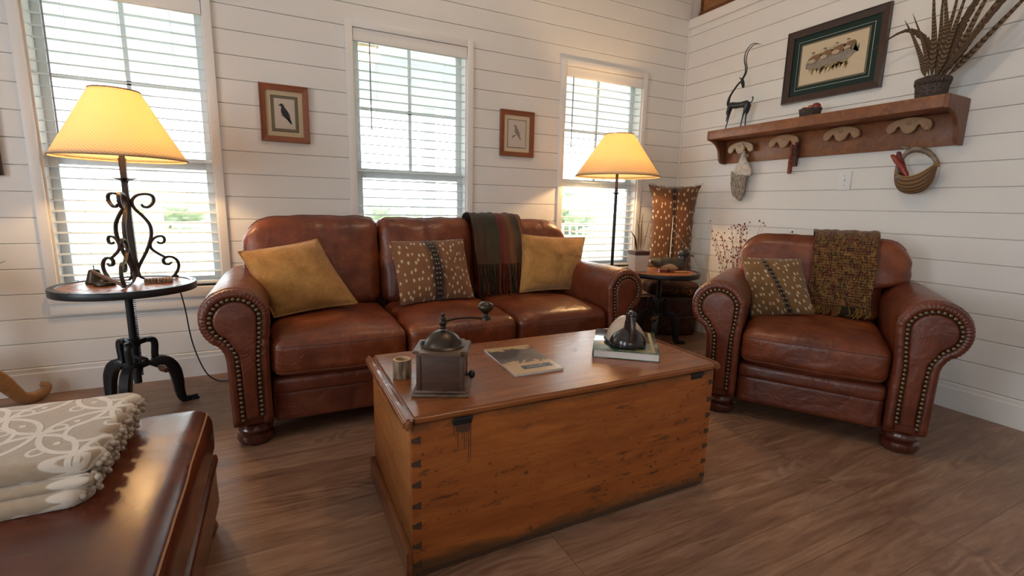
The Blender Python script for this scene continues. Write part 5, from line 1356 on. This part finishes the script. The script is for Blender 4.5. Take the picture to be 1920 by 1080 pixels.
ha = obj('antler_handle', bm, M['antler'], t)
bm = B(); 
for q in range(4): tube(bm, [(.098+.012*math.cos(a), .014*math.sin(a), .050+.006*q+.002*math.cos(a)) for a in [2*PI*j/14 for j in range(14)]], .003, 6, closed=True)
obj('handle_binding', bm, M['feather_tan'], ha)
bm = B(); tube(bm, [(-.050,-.004,.135),(.010,-.016,.250),(.024,-.02,.296)], .0017, 5, smooth=3); tube(bm, [(.060,-.002,.120),(.040,-.014,.250),(.026,-.02,.296)], .0017, 5, smooth=3); obj('hanging_thong', bm, M['feather_tan'], t)
bm = B(); lathe(bm, [(0,0),(.015,0),(.016,.003),(.010,.004),(.006,.003),(0,.003)], 16, M=Matrix.Translation((-.060,-.040,-.008)) @ Matrix.Rotation(rad(90), 4, 'X')); obj('antler_button', bm, M['antler'], t)
for k, (pts, lb) in enumerate((([(-.030,-.014,.0),(-.055,-.018,.045),(-.085,-.02,.085),(-.112,-.02,.118),(-.126,-.02,.126)], 'longer dried red chilli pod in the antler basket'), ([(-.038,-.004,.0),(-.060,-.006,.05),(-.078,-.008,.095),(-.090,-.01,.135),(-.094,-.01,.146)], 'shorter dried red chilli pod behind the longer one'))):
    o = thing('chilli_pod', lb, 'chilli', (3.318, 1.488, 1.300), rad(-90), 'chilli pods in the antler basket')
    bm = B(); tube(bm, pts, [.012,.017,.016,.012,.002], 10, smooth=5)
    for v in bm.verts: v.co += Vector((noise.noise(v.co*90), noise.noise(v.co*85), noise.noise(v.co*80)))*.003
    obj('pod', bm, flat('chilli_red', (.26,.030,.014) if k == 0 else (.12,.010,.016), .3, 0, .5, .4, 40), o)
# ================================================================ corner behind the crank table
t = thing('tall_hide_cushion', 'tall hourglass deer hide cushion standing upright in the corner behind the duck decoy', 'cushion', (3.075, 3.095, .470), rad(-38))
def hg(v):
    z = .80*v; w = .172 + .032*(2*v-1)**2*abs(2*v-1) + .012*sstep(.93, 1, v); return (-w, w, z + .0)
bm = B()
def HP(s, u, v):
    l, r2, z = hg(v); e = 2*u-1; x = lerp(l, r2, u) + .006*noise.noise(V(v*30, s, e))*abs(e)
    z2 = z + (.020*abs(e)**3 if v > .5 else 0)*sstep(.9, 1, v)
    h = .085*math.sqrt(max(0, 1-e**4))*max(0, 1-(2*v-1)**8)**.5
    return V(x, s*h, z2)
grid(bm, lambda u, v: HP(-1, u, v), 24, 40); grid(bm, lambda u, v: HP(1, 1-u, v), 24, 40); bmesh.ops.remove_doubles(bm, verts=bm.verts, dist=.0005)
obj('hide_cover', bm, M['hide_tall'], t, angle=180)
bm = B(); rr = random.Random(2)
for q in range(160):
    v = rr.random(); s_ = rr.choice((-1, 1)); x = hg(v)[1]*s_
    if q < 70: v = 1; x = rr.uniform(-1, 1)*hg(1)[1]; s2 = .7 + 2.*(abs(x)/.2)**6
    p = V(x, rr.uniform(-.01, .01), .80*v + (.014*abs(x/.2)**3 if v == 1 else 0)); d = V(s_*.5 if v < 1 else x*2, 0, .5 if v == 1 else -.3).normalized()
    L = .010 + (.016 if (v > .93 and abs(x) > .15) else 0)
    tube(bm, [p, p + d*L], [.0012, .0003], 4)
obj('fur_fringe', bm, flat('dark_fur', (.06,.03,.018), .9), t)['kind'] = 'stuff'
BRN = leather('old_brown_bag_leather', (.028,.009,.006), (.055,.018,.010), (.09,.035,.018), .4, 5.)
EMB = flat('ochre_embroidery', (.24,.10,.025), .7, 0, .3, .4, 60)
def scrolls(bm, x0, x1, z0, z1, y, n, seed):
    rr = random.Random(seed)
    for q in range(n):
        cx, cz, R = rr.uniform(x0, x1), rr.uniform(z0, z1), rr.uniform(.018, .034); a0 = rr.uniform(0, 6.28); s_ = rr.choice((-1, 1))
        tube(bm, [(cx + R*(1-k/16)*math.cos(a0+s_*k*.42), y, cz + R*(1-k/16)*math.sin(a0+s_*k*.42)) for k in range(15)], .0028, 5)
t = thing('leather_trunk_bag', 'dark brown tooled leather box bag on the floor behind the corner table', 'bag', (3.090, 3.060, 0), rad(-24))
bm = B(); puff(bm, -.15, .20, -.13, .12, .004, .350, .035, 16, (.01,.012,.008), .012, 5, 3); obj('bag_body', bm, BRN, t)
bm = B(); puff(bm, -.155, .205, -.136, .126, .150, .176, .012, 16, (.01,.012,0), .004, 5, 4); obj('bag_band', bm, BRN, t)
bm = B(); scrolls(bm, -.11, .15, .05, .30, -.146, 11, 4); obj('tooled_scrollwork', bm, EMB, t)['kind'] = 'stuff'
t = thing('brocade_cushion', 'dark brown cushion with ochre scroll embroidery on top of the leather bag', 'cushion', (3.060, 3.05, .356), rad(-24))
bm = B(); puff(bm, -.22, .22, -.125, .10, 0, .110, .045, 16, (0,0,.005), .016, 5, 7); obj('cushion_cover', bm, flat('brown_brocade', (.06,.025,.016), .6, 0, .3, .4, 14), t)
bm = B(); scrolls(bm, -.18, .17, .03, .085, -.133, 12, 9); obj('embroidery', bm, EMB, t)['kind'] = 'stuff'
t = thing('leather_satchel', 'low dark brown leather satchel with a pale top edge behind the corner table', 'bag', (2.765, 3.03, 0), rad(-24))
bm = B(); puff(bm, -.12, .12, -.07, .07, .004, .365, .03, 14, (.01,.01,0), .010, 5, 13); obj('bag_body', bm, BRN, t)
bm = B(); tube(bm, [(-.11,-.066,.360),(-.05,-.072,.365),(.05,-.072,.366),(.11,-.066,.362)], .005, 6, smooth=4); obj('pale_edge', bm, M['cutwood'], t)
# dried stems
rr = random.Random(21)
t = thing('berry_branches', 'spray of thin dried branches with dark red berries behind the armchair', 'dried branches', (3.225, 2.50, 0))
bs, bb = B(), B()
for q in range(46):
    a = rr.uniform(0, 6.28); d = rr.uniform(.02, .25); tx, ty = .10*math.cos(a)*(d/.25), .42*math.sin(a)*(d/.25)+rr.uniform(-.04,.04)
    h = rr.uniform(.74, 1.0); b0 = V(.02*math.cos(a), .03*math.sin(a), .0)
    pts = [b0, b0 + V(tx*.15, ty*.15, h*.35), b0 + V(tx*.55, ty*.5, h*.7), b0 + V(tx, ty, h)]
    pts = [V(min(p.x, .13), p.y, p.z) for p in pts]
    tube(bs, pts, [.0024,.002,.0016,.0009], 4, smooth=4)
    C_ = catmull(pts, 8)
    for k in range(7):
        i = rr.randrange(int(len(C_)*.55), len(C_)); p = C_[i]; d2 = V(rr.uniform(-.022,.015), rr.uniform(-.035,.035), rr.uniform(.004,.03))
        tube(bs, [p, p+d2], [.0009,.0006], 4); sphere(bb, p+d2, rr.uniform(.0042,.0062), 6, 5, (1,1,1.35))
obj('stems', bs, M['feather_tan'], t)
o = obj('berries', bb, flat('dark_red_berry', (.22,.028,.016), .35, 0, .5, .4, 30), t); o['kind'] = 'stuff'
t = thing('pale_reed', 'single thin pale upright reed in front of the tall hide cushion', 'reed', (2.975, 2.985, .469))
bm = B(); tube(bm, [(0,0,0),(.0,.0,.30),(-.002,-.002,.55)], [.005,.0045,.003], 6); obj('stem', bm, flat('bleached_reed', (.60,.55,.46), .7), t)
for (P, lb) in (([(3.03,2.93,.469),(3.055,2.92,.70),(3.10,2.90,.86),(3.13,2.89,.905)], None),):
    pass
for pts, lb in (([(3.28,2.78,0),(3.27,2.80,.45),(3.20,2.84,.72),(3.08,2.90,.93)], 'long pale arching stem crossing right of the tall hide cushion'), ([(3.26,2.84,0),(3.24,2.85,.45),(3.12,2.88,.70),(2.93,2.93,.92)], 'thin brown arching stem crossing the front of the tall hide cushion')):
    o = thing('arching_stem', lb, 'dried stem', (pts[0][0], pts[0][1], 0)); b0 = V(*pts[0])
    bm = B(); tube(bm, [V(*p)-b0 for p in pts], [.004,.003,.0025,.001], 6, smooth=6); 
    rr = random.Random(5)
    P = catmull([V(*p)-b0 for p in pts], 8)
    for k in range(8): p = P[rr.randrange(14, len(P))]; sphere(bm, p+V(0,0,.004), .004, 6, 5, (1,1,1.4))
    obj('stem', bm, flat('pale_dry_stem', (.45,.36,.26), .7), o)
# ================================================================ far left: pedestal stand with scrolled foot, twigs
t = thing('pedestal_stand', 'honey-coloured wooden pedestal stand of which one scrolled foot shows at the left edge', 'stand', (-1.545, 3.05, 0), 0)
bm = B(); lathe(bm, [(.045,.20),(.06,.24),(.035,.30),(.03,.45),(.05,.52),(.035,.60),(.06,.68),(0,.68)], 24); obj('column', bm, M['lightwood'], t)
bm = B(); lathe(bm, [(.0,.68),(.20,.68),(.21,.69),(.20,.705),(0,.705)], 40); obj('top', bm, M['lightwood'], t)
for a in (30, 150, 270):
    a = rad(a); ca, sa = math.cos(a), math.sin(a); bm = B()
    P = [(.03,.30),(.10,.275),(.19,.235),(.275,.165),(.325,.085),(.355,.038),(.400,.026),(.440,.045),(.452,.075),(.430,.090)]
    tube(bm, [(r_*ca, r_*sa, z) for r_, z in P], [1.5,1.6,1.7,1.6,1.3,1.15,1.05,.9,.75,.5], rect=(.020,.024), up=(-sa, ca, 0), smooth=5); obj('scrolled_foot', bm, M['lightwood'], t, angle=50)
t = thing('twig_vase', 'dark vase of dry twigs, one twig tip reaching in at the left edge', 'vase', (-1.57, 3.06, .7055))
bm = B(); lathe(bm, [(0,0),(.04,0),(.06,.04),(.055,.10),(.03,.14),(.034,.16),(.028,.155),(0,.05)], 24, caps=False); obj('vase_body', bm, M['wicker'], t)
bm = B(); 
tube(bm, [(0,0,.05),(.10,-.0,.10),(.30,.0,.030),(.412,.01,.065)], [.003,.0025,.002,.001], 5, smooth=5); tube(bm, [(.30,0,.030),(.36,.0,.040),(.395,-.01,.028)], [.0016,.0014,.0008], 5, smooth=3)
for q in range(5): tube(bm, [(0,0,.05),(-.05+.03*q,.04,.25),(-.12+.05*q,.07,.42)], [.003,.002,.001], 5, smooth=4)
obj('twigs', bm, M['grip'], t)
